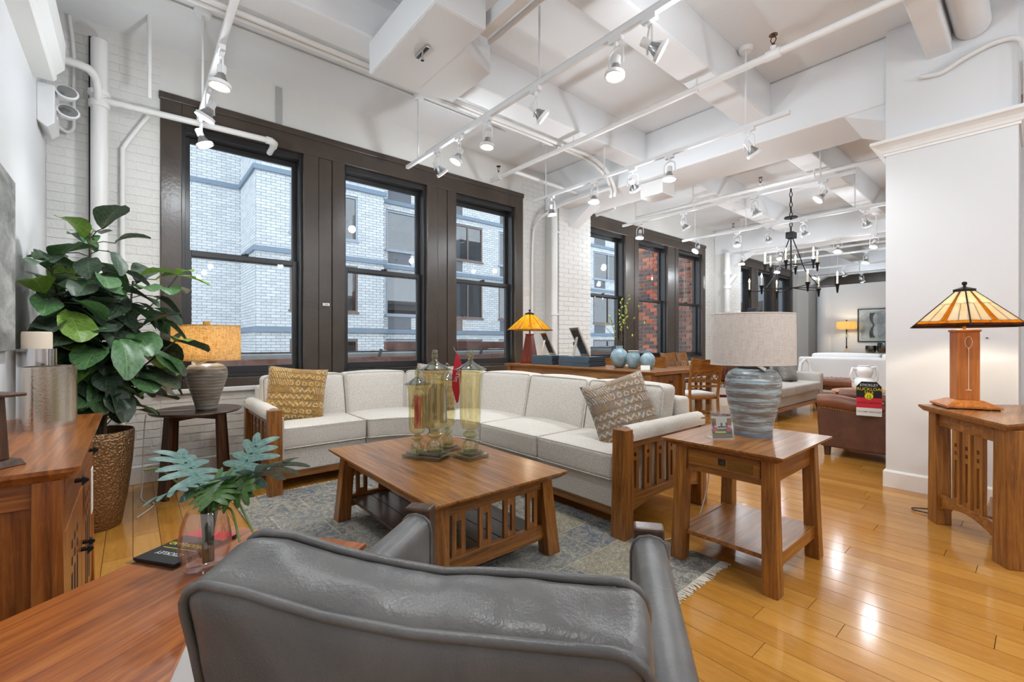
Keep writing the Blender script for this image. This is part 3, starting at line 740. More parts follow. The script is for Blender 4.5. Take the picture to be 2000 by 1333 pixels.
pipe_thing('riser_pipe', 'white drain pipe with an angled branch beside the far pier',
    [('pipe', riser(10.44, 4.66, .06, 0, 3.25)), ('collar', MB().tube([(10.44,4.66,1.88),(10.44,4.66,1.96)], .08, 18)), ('collar', MB().tube([(10.44,4.66,2.42),(10.44,4.66,2.5)], .08, 18)),
     ('wye', MB().tube([(10.44,4.66,2.52),(10.55,4.6,2.66),(10.62,4.56,2.74)], .06, 16)), ('collar', MB().tube([(10.44,4.66,2.74),(10.44,4.66,2.82)], .08, 18))])

# ------------------------------------------------------------------ track lighting
TR = [(.42, .2, 4.52, 3.05), (2.31, -.4, 4.52, 3.12), (4.15, 1.34, 4.46, 3.10), (6.16, 1.32, 4.45, 3.10), (7.95, 1.38, 4.39, 3.10),
      (9.9, 1.5, 4.36, 3.10), (11.74, 1.6, 4.36, 3.10), (13.64, 1.6, 4.34, 3.10), (15.4, 1.6, 4.2, 3.10)]
TN = ['over the plant', 'over the coffee table', 'over the sofa', 'just past the beam', 'before the chandelier',
      'just past the chandelier', 'second past the chandelier', 'third past the chandelier', 'by the white partition']
def head_meshes():
    d = {}
    d['adapter'] = MB().box(-.018,.018,-.045,.045,-.03,.0).tube([(0,0,-.03),(0,0,-.06)], .012, 8).mesh('adapter', 40)
    y = []
    for k in range(17):
        a = math.pi*k/16
        y.append((.062*math.cos(a)*1.0, 0, .03+.045*math.sin(a)))
    y = [(.062,0,-.05)] + y + [(-.062,0,-.05)]
    d['yoke'] = MB().tube(y, .006, 8).mesh('yoke', 60)
    d['socket'] = MB().lathe([(0,.055),(.022,.055),(.026,.05),(.026,.0),(.02,-.004)], 16).mesh('socket', 50)
    prof = [(.022,.0),(.026,-.015),(.034,-.03),(.045,-.052),(.052,-.06)]
    d['reflector'] = MB().lathe(prof, 20).mesh('reflector', 20)
    d['ring'] = MB().lathe([(.052,-.058),(.062,-.06),(.064,-.082),(.056,-.086),(.050,-.082),(.050,-.06)], 24).mesh('ring', 40)
    d['lens'] = MB().lathe([(0,-.076),(.03,-.075),(.050,-.072)], 24).mesh('lens', 60)
    for k, m in (('adapter','white_metal'),('yoke','white_metal'),('socket','white_metal'),('reflector','silver_ribbed'),('ring','white_metal'),('lens','bulb_face')): d[k].materials.append(MT[m])
    return d
HM = head_meshes()
spot_data = bpy.data.lights.new('track_spot', 'SPOT'); spot_data.energy = SPOT_W*4; spot_data.color = (.94, .975, 1)
spot_data.spot_size = R(96); spot_data.spot_blend = .9; spot_data.shadow_soft_size = .045
fill_data = bpy.data.lights.new('ceiling_fill', 'POINT'); fill_data.energy = SPOT_W*2.15; fill_data.color = (.86, .93, 1); fill_data.shadow_soft_size = .05  # fill light added to brighten the ceiling
def track_head(x, y, z, yaw, tilt, label, lit=True, spill=False):
    t = thing('track_spotlight', label, 'spotlight', (x, y, z), 0, 'track spotlights')
    obj('adapter', HM['adapter'], 0, t)
    yk = obj('yoke', HM['yoke'], 0, t, (0,0,-.135), (0,0,R(yaw)))
    can = obj('socket', HM['socket'], 0, t, (0,0,-.165)); can.rotation_mode = 'XYZ'
    can.rotation_euler = (R(tilt), 0, R(yaw))
    for k in ('reflector', 'ring', 'lens'): obj(k, HM[k], 0, can)
    if lit:
        o = bpy.data.objects.new('bulb_light', spot_data); COL.objects.link(o); o.parent = can; o.location = (0,0,-.10)
    if spill:      # added all-round fill beside the head, lifts the ceiling
        o = bpy.data.objects.new('bulb_spill', fill_data); COL.objects.link(o); o.parent = can; o.location = (0,0,-.16)
    return t
HEADS = [ # per track: (y, yaw, tilt)
    [(4.40, 90, -22), (3.84, 60, 26), (3.30, 90, 6), (2.0, 60, 30), (1.0, 90, 25)],
    [(3.87, 90, -45), (3.49, 70, 24), (3.05, 90, 4), (2.45, 60, -48), (1.72, 80, 8), (1.48, 45, -60), (.5, 90, 20), (-.1, 90, -20)],
    [(4.11, 90, -8), (3.40, 80, 5), (2.87, 100, -48), (2.43, 90, 6), (1.66, 60, -40)],
    [(4.12, 90, 8), (3.38, 60, -35), (2.40, 60, -30), (1.645, 40, 40)],
    [(4.09, 60, 40), (3.38, 90, 10), (2.89, 90, -30), (2.38, 60, -30), (1.61, 70, -35)],
    [(4.11, 90, 10), (3.37, 90, 20), (2.41, 90, 20), (1.88, 80, 20)],
    [(4.06, 90, 20), (3.28, 60, -30), (2.36, 60, 20)],
    [(3.81, 60, 30), (3.19, 60, -30)],
    [(3.2, 60, -30)]]
for i, (x, y0, y1, z) in enumerate(TR):
    t = thing('light_track', 'white ceiling light track %s' % TN[i], 'light track', (x, 0, z), 0, 'ceiling light tracks')
    obj('rail', MB().box(-.018,.018,y0,y1,0,.036), 'white_metal', t, bev=.003)
    ys = [y1-.25, (y0+y1)/2+.35, y0+.35] if y1-y0 > 2 else [y1-.2, y0+.3]
    for k, yy in enumerate(ys):
        zt = 3.46 if any(a-.02 <= yy <= b+.02 for a, b in JO) else ZC
        obj('hanging_rod', MB().tube([(0,yy,.036),(0,yy,zt-z)], .0085, 8), 'white_metal', t, smooth=60)
        if k != 1: obj('canopy', MB().lathe([(.0,-.035),(.05,-.035),(.062,-.02),(.062,0)], 20, (0,yy,zt-z)), 'white_metal', t, smooth=50)
    hs = HEADS[i]
    for k, (yy, yaw, tilt) in enumerate(hs):
        track_head(x, yy, z, yaw, tilt, 'white spotlight, %s from the window end of the track %s' % (ORD[k], TN[i]), lit=(i < 5 or k % 2 == 0), spill=(k in (0, 5, 7) if i == 1 else k % 2 == 1 if i < 3 else k % 2 == 0))
o = obj('track_conduit', MB().tube([(2.35,-.4,3.185),(2.35,1.8,3.185),(2.35,4.15,3.185)], .024, 12), 'pipe_paint', smooth=60); tag(o, 'round white pipe lying along the top of the track over the coffee table', 'pipe')
# unseen tracks added behind the viewpoint to light the room
for i, x in enumerate((1.2, 4.0, 7.9)):
    t = thing('light_track', 'unseen white light track added behind the viewpoint, %s from the left wall' % ORD[i], 'light track', (x, 0, 3.1), 0, 'added rear light tracks')
    obj('rail', MB().box(-.018,.018,-3.6,-.7,0,.036), 'white_metal', t)
    for yy in (-3.2, -1.0): obj('hanging_rod', MB().tube([(0,yy,.036),(0,yy,.36)], .0085, 8), 'white_metal', t)
    for k, yy in enumerate((-1.0, -2.1, -3.2)):
        track_head(x, yy, 3.1, 90, 22 if i % 2 else -14, 'unseen white spotlight added behind the viewpoint, %s along the %s rear track' % (ORD[k], ORD[i]), spill=True)
# ------------------------------------------------------------------ outside: the street side
def facade_bricks(x0, x1, z0, z1, holes):
    bw, bh = .292, .10; out = []; r = 0; z = z0
    while z < z1:
        x = x0-(bw/2 if r % 2 else 0)
        while x < x1-.02:
            segs = [(max(x, x0), min(x+bw, x1))]
            for h in holes:
                if z < h[3]-.03 and z+bh > h[2]+.03:
                    nx = []
                    for a, b in segs:
                        if b <= h[0] or a >= h[1]: nx.append((a, b)); continue
                        if a < h[0]: nx.append((a, h[0]))
                        if b > h[1]: nx.append((h[1], b))
                    segs = nx
            out += [(a, b, z, z+bh) for a, b in segs if b-a > .03]
            x += bw
        z += bh; r += 1
    return out
def fbrick(mb, a, b, z0, z1, y, ax='x'):
    g = .006; f = .012
    vs = [(a+g,y+.02,z0+g),(b-g,y+.02,z0+g),(b-g,y+.02,z1-g),(a+g,y+.02,z1-g),(a+g,y-f,z0+g),(b-g,y-f,z0+g),(b-g,y-f,z1-g),(a+g,y-f,z1-g)]
    if ax == 'y': vs = [(v[1], v[0], v[2]) for v in vs]
    return mb.add(vs, [(4,5,6,7),(0,1,5,4),(1,2,6,5),(2,3,7,6),(3,0,4,7)])
Y1, Y2, Y3, XR = 19.2, 16.5, 17.2, 3.05
bld = thing('apartment_building', 'pale grey brick apartment block seen across the street through the windows', 'building')
ZF = [-.36, 2.29, 4.94, 7.59]      # window sills
wins2 = [(4.07, 6.4)]; wins3 = [(7.85, 10.1), (10.45, 12.7), (13.7, 16.0), (16.4, 18.7), (20.9, 23.1), (24.2, 26.4)]
holes2 = [(a, b, z, z+1.66) for a, b in wins2 for z in ZF]
holes3 = [(a, b, z, z+1.66) for a, b in wins3 for z in ZF]
gr3 = [(a+.08, a+1.12, z-.56, z-.10) for a, b in wins3 for z in ZF]
def backing(mb, x0, x1, y, ws):
    zz = -6
    for z in ZF:
        mb.box(x0, x1, y, y+.15, zz, z); a0 = x0
        for a, b in ws: mb.box(a0, a, y, y+.15, z, z+1.62); a0 = b
        mb.box(a0, x1, y, y+.15, z, z+1.62); zz = z+1.62
    return mb.box(x0, x1, y, y+.15, zz, 16)
mb = MB().box(-8, XR+.15, Y1, Y1+.3, -6, 16).box(XR, XR+.15, Y2+.15, Y1, -6, 16)
backing(mb, XR, 7.45, Y2, wins2); backing(mb, 7.45, 34, Y3, wins3)
mb.box(XR+.2, 34, Y3+1.2, Y3+1.4, -6, 16)
obj('wall', mb, 'facade_mortar', bld)
FB = facade_bricks(.4, XR, .3, 9.0, [])
for a, b, z0, z1 in FB[:300]: obj('brick', fbrick(MB(), a, b, z0, z1, Y1), 'brick_pale', bld)
mb = MB()
for q in FB[300:]: fbrick(mb, *q, Y1)
for q in facade_bricks(XR, 7.45, .1, 9.0, holes2): fbrick(mb, *q, Y2)
for q in facade_bricks(7.45, 27, .1, 9.2, holes3+gr3): fbrick(mb, *q, Y3)
for q in facade_bricks(Y2, Y1, .1, 9.0, []): fbrick(mb, *q, XR, 'y')
o = obj('brickwork', mb, 'brick_pale', bld); o['kind'] = 'stuff'
for z in (1.60, 4.25, 6.90):
    obj('ledge', MB().box(-8, XR, Y1-.08, Y1, z-.07, z+.09), 'slate_ledge', bld)
    obj('ledge', MB().box(XR-.09, XR, Y2-.09, Y1-.08, z-.07, z+.09), 'slate_ledge', bld)
    obj('ledge', MB().box(XR, 7.53, Y2-.09, Y2, z-.07, z+.09), 'slate_ledge', bld)
    obj('ledge', MB().box(7.53, 30, Y3-.08, Y3, z-.07, z+.09), 'slate_ledge', bld)
rw = random.Random(5)
for (ws, yy) in ((wins2, Y2), (wins3, Y3)):
    for a, b in ws:
        for z in ZF:
            k = 'facade_frame' if rw.random() < .6 else 'facade_frame_brown'
            f = .06; mid = a+(b-a)*.62
            w = obj('window', MB().box(a, a+f, yy-.02, yy+.12, z, z+1.62).box(b-f, b, yy-.02, yy+.12, z, z+1.62).box(a+f, b-f, yy-.02, yy+.12, z, z+f).box(a+f, b-f, yy-.02, yy+.12, z+1.62-f, z+1.62).box(mid, mid+.05, yy-.02, yy+.1, z+f, z+1.62-f).box(a-.05, b+.05, yy-.06, yy+.02, z-.06, z), k, bld)
            obj('pane', MB().box(a+f, mid, yy+.03, yy+.04, z+f, z+1.62-f), 'far_glass', w)
            obj('pane', MB().box(mid+.05, b-f, yy+.03, yy+.04, z+f, z+1.62-f), 'far_glass', w)
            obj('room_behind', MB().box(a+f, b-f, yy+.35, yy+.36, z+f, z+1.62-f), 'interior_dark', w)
            obj('blind', MB().box(a+.3, a+.3+rw.uniform(.5, 1.4), yy+.2, yy+.22, z+rw.uniform(.5, 1.0), z+1.56), 'curtain', w)
for a, b, z0, z1 in gr3:
    g = obj('vent_grille', MB().box(a, b, Y3-.01, Y3+.02, z0, z0+.03).box(a, b, Y3-.01, Y3+.02, z1-.03, z1).box(a, a+.03, Y3-.01, Y3+.02, z0, z1).box(b-.03, b, Y3-.01, Y3+.02, z0, z1), 'grille', bld)
    mb = MB()
    for k in range(8): mb.obox(((a+b)/2, Y3+.02, z0+.055+k*.05), (b-a-.06, .05, .008), Rm('X', 40))
    obj('louvre_set', mb, 'grille', g)
obj('vent_louvre', MB().box(2.1, 2.45, Y1-.03, Y1+.0, 1.0, 1.45), 'facade_frame', bld)
mb = MB()
for k in range(7): mb.obox((2.27, Y1-.05, 1.05+k*.055), (.3, .05, .008), Rm('X', 40))
obj('louvre_set', mb, 'interior_dark', bld)

tw = thing('brick_tower', 'old red and black brick wall standing close outside the middle windows', 'building')
obj('wall', MB().box(10.42, 12.5, 5.42, 7.15, -4, 9), 'dark_mortar', tw)
rb = random.Random(11); r = 0; z = .35; rest = MB(); cnt = 0
while z < 4.2:
    y = 5.42-(.11 if r % 2 else 0)
    while y < 7.15:
        a, b = max(y, 5.42), min(y+.225, 7.15)
        if b-a > .04:
            mid = (a+b)/2; worn = mid < 5.72
            viv = abs(mid-6.5-(.10 if (r//2) % 2 else -.10)) < .11 and r % 2 == 0
            if viv: mt = 'brick_vivid'
            elif worn: mt = 'brick_worn'
            else: mt = 'brick_old'
            d = rb.uniform(-.006, .008)
            obj('brick', MB().frus((10.39+d, 10.45, a+.011, b-.011), z+.008, (10.392+d, 10.45, a+.012, b-.012), z+.086), mt, tw)
        y += .225
    z += .096; r += 1
tw2 = thing('pale_house', 'pale house with a brown window beyond the farthest windows', 'building')
obj('wall', MB().box(16.6, 19, 5.6, 9.5, -4, 8), 'curtain', tw2)
obj('window', MB().box(16.56, 16.6, 6.2, 7.2, .8, 2.6), 'facade_frame_brown', tw2)

# roof-level steelwork and terrace below the windows
t = thing('steel_gantry', 'rusty steel beams with dark brackets standing outside the nearest windows', 'steelwork')
obj('upper_beam', MB().box(4.3, 9.6, 9.4, 9.52, 1.02, 1.2), 'rusty_steel', t)
obj('lower_beam', MB().box(1.0, 12, 8.7, 8.82, .74, .90), 'rusty_steel', t)
obj('parapet', MB().box(.4, 13, 9.0, 9.25, -1.1, .98), 'cement', t, bev=.01)
obj('handrail', MB().box(.4, 13, 8.9, 8.95, .985, 1.02), 'dark_steel', t)
for k in range(9): obj('bracket', MB().obox((1.3+k*1.3, 8.86, .93), (.04, .06, .26), Rm('Y', 18)), 'dark_steel', t)
for k in range(5): obj('post', MB().box(4.8+k*1.1, 4.95+k*1.1, 9.42, 9.5, -1.1, 1.02), 'rusty_steel', t)
t = thing('terrace_wall', 'pale low wall of the terrace under the steel beams outside', 'wall')
obj('wall', MB().box(-2, 13, 9.6, 9.8, -1, .62), 'cement', t)
o = obj('terrace_roof', MB().box(-6, 34, 5.5, 19, -1.3, -1.1), 'cement'); tag(o, 'grey flat roof terrace below the windows outside', 'roof')
t = thing('picket_fence', 'pale upright slat fence outside the middle windows', 'fence')
for k in range(26): obj('slat', MB().box(12.2+k*.16, 12.33+k*.16, 11.0, 11.03, -.2, 1.02), 'facade_frame', t)
obj('rail', MB().box(12.2, 16.4, 11.03, 11.07, .8, .88), 'facade_frame', t)
# ------------------------------------------------------------------ furniture helpers
def wobj(name, mb, m, root, **kw):
    """part given in world axes relative to nothing: shift to the root's frame (root unrotated)"""
    l = root.location; mb.v = [(x-l[0], y-l[1], z-l[2]) for x, y, z in mb.v]
    return obj(name, mb, m, root, **kw)
def slat(mb, c, w, z0, z1, t, holes, f):
    """slat with cut-outs; c = centre along the run, f(a, d, z) -> point"""
    def bx(a0, a1, b0, b1):
        vs = [f(a, d, z) for z in (b0, b1) for a, d in ((a0,-t/2),(a1,-t/2),(a1,t/2),(a0,t/2))]
        mb.add(vs, [(3,2,1,0),(4,5,6,7),(0,1,5,4),(1,2,6,5),(2,3,7,6),(3,0,4,7)])
    hw = holes[0][2]/2 if holes else 0
    if not holes: bx(c-w/2, c+w/2, z0, z1); return mb
    bx(c-w/2, c-hw, z0, z1); bx(c+hw, c+w/2, z0, z1)
    zz = z0
    for a, b, _ in sorted(holes): bx(c-hw, c+hw, zz, a); zz = b
    bx(c-hw, c+hw, zz, z1); return mb
def leg_flare(x, y, sx, sy, z1, wt=.07, wb=.085, fl=.02):
    """square leg whose outer faces flare towards the floor; (x,y) outer top corner, sx/sy outward signs"""
    def rng(o, s_, w, e): a = o+s_*e; b = a-s_*w; return (min(a,b), max(a,b))
    b0 = rng(x, sx, wb, fl)+rng(y, sy, wb, fl); b1 = rng(x, sx, wt, 0)+rng(y, sy, wt, 0)
    return MB().frus(b0, 0, b1, z1)
def arch_rail(x0, x1, zt, zb, rise, y0, y1, axis='y', n=12):
    pts = [(x0, zt), (x0, zb)] + [(x0+(x1-x0)*i/n, zb+rise*math.sin(math.pi*i/n)) for i in range(1, n)] + [(x1, zb), (x1, zt)]
    return MB().prism(pts, y0, y1, axis)
def welt(hx, hy, z, r=.006, warp=None, c=(0,0,0), e=.03, axis='z'):
    pts = []
    for sx, sy in ((1,1),(-1,1),(-1,-1),(1,-1)):
        for k in range(5):
            a = {(1,1):0,(-1,1):90,(-1,-1):180,(1,-1):270}[(sx,sy)]+k*22.5
            pts.append((sx*(hx-e)+e*math.cos(R(a)), sy*(hy-e)+e*math.sin(R(a))))
    dense = []
    for i, p in enumerate(pts):
        q = pts[(i+1) % len(pts)]; d = math.dist(p, q); m_ = max(1, int(d/.06))
        for k in range(m_): dense.append((p[0]+(q[0]-p[0])*k/m_, p[1]+(q[1]-p[1])*k/m_))
    P = []
    for a, b in dense:
        v = Vector({'z': (a, b, z), 'y': (a, z, b), 'x': (z, a, b)}[axis])+Vector(c)
        P.append(warp(v) if warp else v)
    return MB().tube(P, r, 6, closed=True)

# ------------------------------------------------------------------ rug
rug = thing('area_rug', 'faded blue, cream and gold patterned rug under the coffee table', 'rug', (1.52, 2.54, 0), R(1.2))
obj('pile', MB().box(-.92, .92, -1.42, 1.40, 0, .009), 'rug_pile', rug)
mb = MB(); rf = random.Random(2)
for e, s_ in ((-1.42, -1), (1.40, 1)):
    for k in range(170):
        x = -.915+k*1.83/169; ln = rf.uniform(.035, .055)
        mb.tube([(x, e, .006), (x+rf.uniform(-.006,.006), e+s_*ln*.5, .006), (x+rf.uniform(-.012,.012), e+s_*ln, .003)], .0035, 4)
o = obj('fringe', mb, 'rug_fringe', rug); o['kind'] = 'stuff'
RUGZ = .009

# ------------------------------------------------------------------ sectional sofa
sofa = thing('sectional_sofa', 'curved cream bouclé sectional sofa with slatted oak arms under the windows', 'sofa', (2.3, 3.9, RUGZ))
CXc, CYc = 1.63, 3.17
def arc(ang, r): return (CXc+math.cos(ang)*r, CYc+math.sin(ang)*(r+.08*math.sin(ang)))
# plinth upholstery
wobj('base', MB().box(2.36, 3.2, 1.735, CYc, .14, .335), 'boucle', sofa, bev=.012)
wobj('base', MB().box(.895, CXc, 3.99, 4.86, .14, .335), 'boucle', sofa, bev=.012)
pts = [arc(R(k*7.5), .73) for k in range(13)] + [arc(R(90-k*7.5), 1.57) for k in range(13)]
wobj('base', MB().prism(pts, .14, .335), 'boucle', sofa)
wobj('base_rail', MB().box(2.375, 2.415, 1.70, CYc, .085, .142), 'oak_Y', sofa, bev=.003)
wobj('base_rail', MB().box(.87, CXc, 4.0, 4.04, .085, .142), 'oak_X', sofa, bev=.003)
wobj('base_rail', MB().prism([arc(R(k*7.5), .745) for k in range(13)] + [arc(R(90-k*7.5), .79) for k in range(13)], .085, .142), 'oak_X', sofa)
for x, y in ((3.1, 3.1), (2.6, 4.1), (1.7, 4.7), (2.9, 3.9)): wobj('foot', MB().box(x-.03, x+.03, y-.03, y+.03, 0, .14), 'walnut_Z', sofa)
# back shell
wobj('back_frame', MB().cushion(.09, .72, .33, .035, (0,0,0), (3,10,6), c=(3.16, 2.445, .47)), 'boucle', sofa, smooth=60)
wobj('back_frame', MB().cushion(.37, .09, .33, .035, (0,0,0), (6,3,6), c=(1.26, 4.80, .47)), 'boucle', sofa, smooth=60)
def wb(p): # x -> angle, y -> radius
    a, r = arc(p.x, p.y); return Vector((a, r, p.z))
wobj('back_frame', MB().cushion(R(45), .09, .33, .03, (0,0,0), (16,3,6), warp=wb, c=(R(45), 1.53, .47)), 'boucle', sofa, smooth=60)
# seats
def seat(c, hx, hy, warp=None, n=(12,12,3)):
    o = wobj('seat_cushion', MB().cushion(hx, hy, .085, .03 if not warp else .025, (0,0,.028), n, warp=warp, c=c), 'boucle', sofa, smooth=60)
    return o
for y0, y1 in ((1.745, 2.440), (2.446, 3.165)):
    c = (2.665, (y0+y1)/2, .42); h = (y1-y0)/2
    s_ = seat(c, .36, h)
    for zz in (.503, .343):
        w = welt(.362, h+.002, zz-.42, .005, c=c); wobj('piping', w, 'boucle', sofa)
c = (1.262, 4.36, .42); seat(c, .366, .40)
for zz in (.503, .343): wobj('piping', welt(.368, .402, zz-.42, .005, c=c), 'boucle', sofa)
def wseat(a0, a1):
    c = (R((a0+a1)/2), 1.05, .42); h = R((a1-a0)/2)-.006
    seat(c, h, .37, wb, (14,10,3))
    for zz in (.503, .343): wobj('piping', welt(h+.001, .372, zz-.42, .005, warp=wb, c=c), 'boucle', sofa)
wseat(0, 45); wseat(45, 90)
# back cushions
def back(c, hy, face):
    def wp(p):
        q = p-Vector(c); lean = .22
        if face == 'x': return Vector((p.x+q.z*lean, p.y, p.z))
        return Vector((p.x, p.y+q.z*lean, p.z))
    if face == 'x': mb = MB().cushion(.10, hy, .215, .045, (.035,0,.02), (3,12,9), warp=wp, c=c); w = [(-.095,), (.095,)]
    else: mb = MB().cushion(hy, .10, .215, .045, (0,.035,.02), (12,3,9), warp=wp, c=c); w = [(-.095,), (.095,)]
    wobj('back_cushion', mb, 'boucle', sofa, smooth=60)
    hh = (hy+.001, .216)
    wobj('piping', welt(hh[0], hh[1], -.088, .005, warp=wp, c=c, e=.045, axis=face), 'boucle', sofa)
back((2.95, 2.088, .68), .345, 'x'); back((2.95, 2.80, .68), .358, 'x')
back((1.262, 4.60, .68), .366, 'y')
def aback(a0, a1):
    c = Vector((R((a0+a1)/2), 1.34, .68)); h = R((a1-a0)/2)-.004
    def wp(p):
        q = p-c; a, r = arc(p.x, p.y+q.z*.22); return Vector((a, r, p.z))
    wobj('back_cushion', MB().cushion(h, .10, .215, .03, (0,.02,.02), (9,3,9), warp=wp, c=c), 'boucle', sofa, smooth=60)
    wobj('piping', welt(h, .216, -.088, .005, warp=wp, c=c, e=.03, axis='y'), 'boucle', sofa)
aback(0, 27); aback(27, 63); aback(63, 90)
# slatted arms
def arm(org, dep, side, lx):
    D = Vector(dep); Sd = Vector(side); O = Vector(org)
    f = lambda d, s_, z: O + D*d + Sd*s_ + Vector((0,0,z))
    def bx(mb, d0, d1, s0, s1, z0, z1, ex=(0,0)):
        vs = [f(d, s_, z0) for d, s_ in ((d0-ex[0],s0),(d1+ex[1],s0),(d1+ex[1],s1),(d0-ex[0],s1))] + [f(d, s_, z1) for d, s_ in ((d0,s0),(d1,s0),(d1,s1),(d0,s1))]
        return mb.add(vs, [(3,2,1,0),(4,5,6,7),(0,1,5,4),(1,2,6,5),(2,3,7,6),(3,0,4,7)])
    w = 'oak_'
    wobj('arm_post', bx(MB(), 0, .075, 0, .10, 0, .675, (.018, .004)), 'oak_Z', sofa, bev=.004)
    wobj('arm_post', bx(MB(), .93, 1.0, 0, .10, 0, .655, (0, .02)), 'oak_Z', sofa, bev=.004)
    wobj('top_rail', bx(MB(), .075, .93, .02, .075, .555, .60), w+lx, sofa, bev=.003)
    n_ = 12
    pts = [(.075, .26), (.075, .155)] + [(.075+.855*i/n_, .155+.055*math.sin(math.pi*i/n_)) for i in range(1, n_)] + [(.93, .155), (.93, .26)]
    m_ = len(pts); vs = [f(a, .02, b) for a, b in pts]+[f(a, .065, b) for a, b in pts]
    wobj('lower_rail', MB().add(vs, [tuple(range(m_)), tuple(range(m_, 2*m_))]+[(i, (i+1) % m_, m_+(i+1) % m_, m_+i) for i in range(m_)]), w+lx, sofa, bev=.003)
    for k in range(6):
        c_ = .145+k*.143
        wobj('slat', slat(MB(), c_, .078, .26, .555, .018, [(.29,.465,.026),(.49,.515,.026)], lambda a, d, z: f(a, .042+d, z)), 'oak_Z', sofa)
    # padded arm top
    pr = [(-.002,.60),(-.004,.63),(.004,.662),(.025,.684),(.055,.69),(.085,.684),(.106,.662),(.114,.63),(.112,.60)]
    stations = [(.078,.97),(.10,1.0),(.3,1.0),(.6,1.0),(.9,1.0),(.985,.98),(1.0,.86)]
    vs = []; n2 = len(pr)
    for d, sc in stations:
        for s_, z in pr: vs.append(f(d, .055+(s_-.055)*sc, .60+(z-.60)*sc))
    fs = [(i*n2+k, i*n2+k+1, (i+1)*n2+k+1, (i+1)*n2+k) for i in range(len(stations)-1) for k in range(n2-1)]
    fs += [tuple(range(n2)), tuple((len(stations)-1)*n2+k for k in range(n2))] + [(i*n2, (i+1)*n2, (i+1)*n2+n2-1, i*n2+n2-1) for i in range(len(stations)-1)]
    wobj('arm_pad', MB().add(vs, fs), 'boucle', sofa, smooth=50)
    wobj('inner_panel', bx(MB(), .08, .92, .10, .13, .20, .60), 'boucle', sofa)
arm((2.275, 1.62, 0), (1,0,0), (0,1,0), 'X')
arm((.80, 3.865, 0), (0,1,0), (1,0,0), 'Y')

# throw pillows
def pillow(label, loc, rot, size, m, thick=.085):
    n_ = 18; mb = MB(); vs = []; uv = []
    for side in (1, -1):
        for i in range(n_+1):
            for j in range(n_+1):
                u, v = i/n_*2-1, j/n_*2-1
                k = (max(0, 1-u**4)*max(0, 1-v**4))**.55
                px = u*(1-.07*(1-u*u)*0 - .06*(1-v*v)*abs(u)**3); py = v*(1-.06*(1-u*u)*abs(v)**3)
                wob = .006*math.sin(5*u+3*v)*k
                vs.append((px*size/2, side*(thick*k)+wob, py*size/2)); uv.append(((u+1)/2, (v+1)/2))
    fs = []; m2 = (n_+1)**2
    for i in range(n_):
        for j in range(n_):
            a = i*(n_+1)+j; b = a+n_+1
            fs.append((a, a+1, b+1, b)); fs.append((m2+a, m2+b, m2+b+1, m2+a+1))
    me = bpy.data.meshes.new('throw_pillow'); me.from_pydata(vs, [], fs)
    ul = me.uv_layers.new(name='uv')
    for lp in me.loops: ul.data[lp.index].uv = uv[lp.vertex_index]
    bm = bmesh.new(); bm.from_mesh(me); bmesh.ops.remove_doubles(bm, verts=bm.verts, dist=.0005); bmesh.ops.recalc_face_normals(bm, faces=bm.faces); bm.to_mesh(me); bm.free()
    me.shade_smooth()
    o = obj('throw_pillow', me, m, None, loc, tuple(R(a) for a in rot)); tag(o, label, 'pillow', 'patterned throw pillows'); return o
pillow('golden brown patterned throw pillow on the left end of the sofa', (1.13, 4.36, .735), (-14, 6, -14), .50, 'pillow_gold')
pillow('grey and tan patterned throw pillow leaning on the right sofa arm', (2.66, 1.93, .735), (-22, -16, -38), .47, 'pillow_taupe')
pillow('pale patterned throw pillow in the curved sofa corner behind the glass jars', (2.38, 4.02, .755), (-16, 4, -44), .46, 'pillow_taupe')

# ------------------------------------------------------------------ coffee table
def bev_top(mb, x0, x1, y0, y1, z0, z1, e=.035):
    """table top with an undercut edge"""
    return mb.frus((x0+e, x1-e, y0+e, y1-e), z0, (x0, x1, y0, y1), z1-.010).frus((x0, x1, y0, y1), z1-.010, (x0, x1, y0, y1), z1)
ct = thing('coffee_table', 'rectangular oak coffee table with slatted ends on the rug', 'coffee table', (1.455, 2.445, RUGZ))
hx, hy, zt = .435, .705, .471
obj('table_top', bev_top(MB(), -hx, hx, -hy, hy, zt-.04, zt), 'oak_Y', ct)
for sx in (-1, 1):
    for sy in (-1, 1): obj('leg', leg_flare(sx*(hx-.055), sy*(hy-.075), sx, sy, zt-.04, .075, .088, .035), 'oak_Z', ct, bev=.004)
for sx in (-1, 1): obj('side_apron', MB().box(sx*(hx-.085)-.012, sx*(hx-.085)+.012, -hy+.14, hy-.14, zt-.09, zt-.04), 'oak_Y', ct, bev=.002)
for sy in (-1, 1):
    y = sy*(hy-.10)
    obj('end_apron', MB().box(-hx+.12, hx-.12, y-.012, y+.012, zt-.10, zt-.04), 'oak_X', ct, bev=.002)
    obj('end_rail', MB().box(-hx+.10, hx-.10, y-.016, y+.016, .085, .165), 'oak_X', ct, bev=.003)
    for k in range(4):
        cx_ = -.243+k*.162
        obj('slat', slat(MB(), cx_, .078, .165, zt-.10, .018, [(.195,.335,.028)], lambda a, d, z, y=y: Vector((a, y+d, z))), 'oak_Z', ct)
for k in range(5): obj('shelf_board', MB().box(-.325+k*.131, -.325+k*.131+.127, -hy+.10, hy-.10, .125, .145), 'walnut_Y', ct, bev=.002)

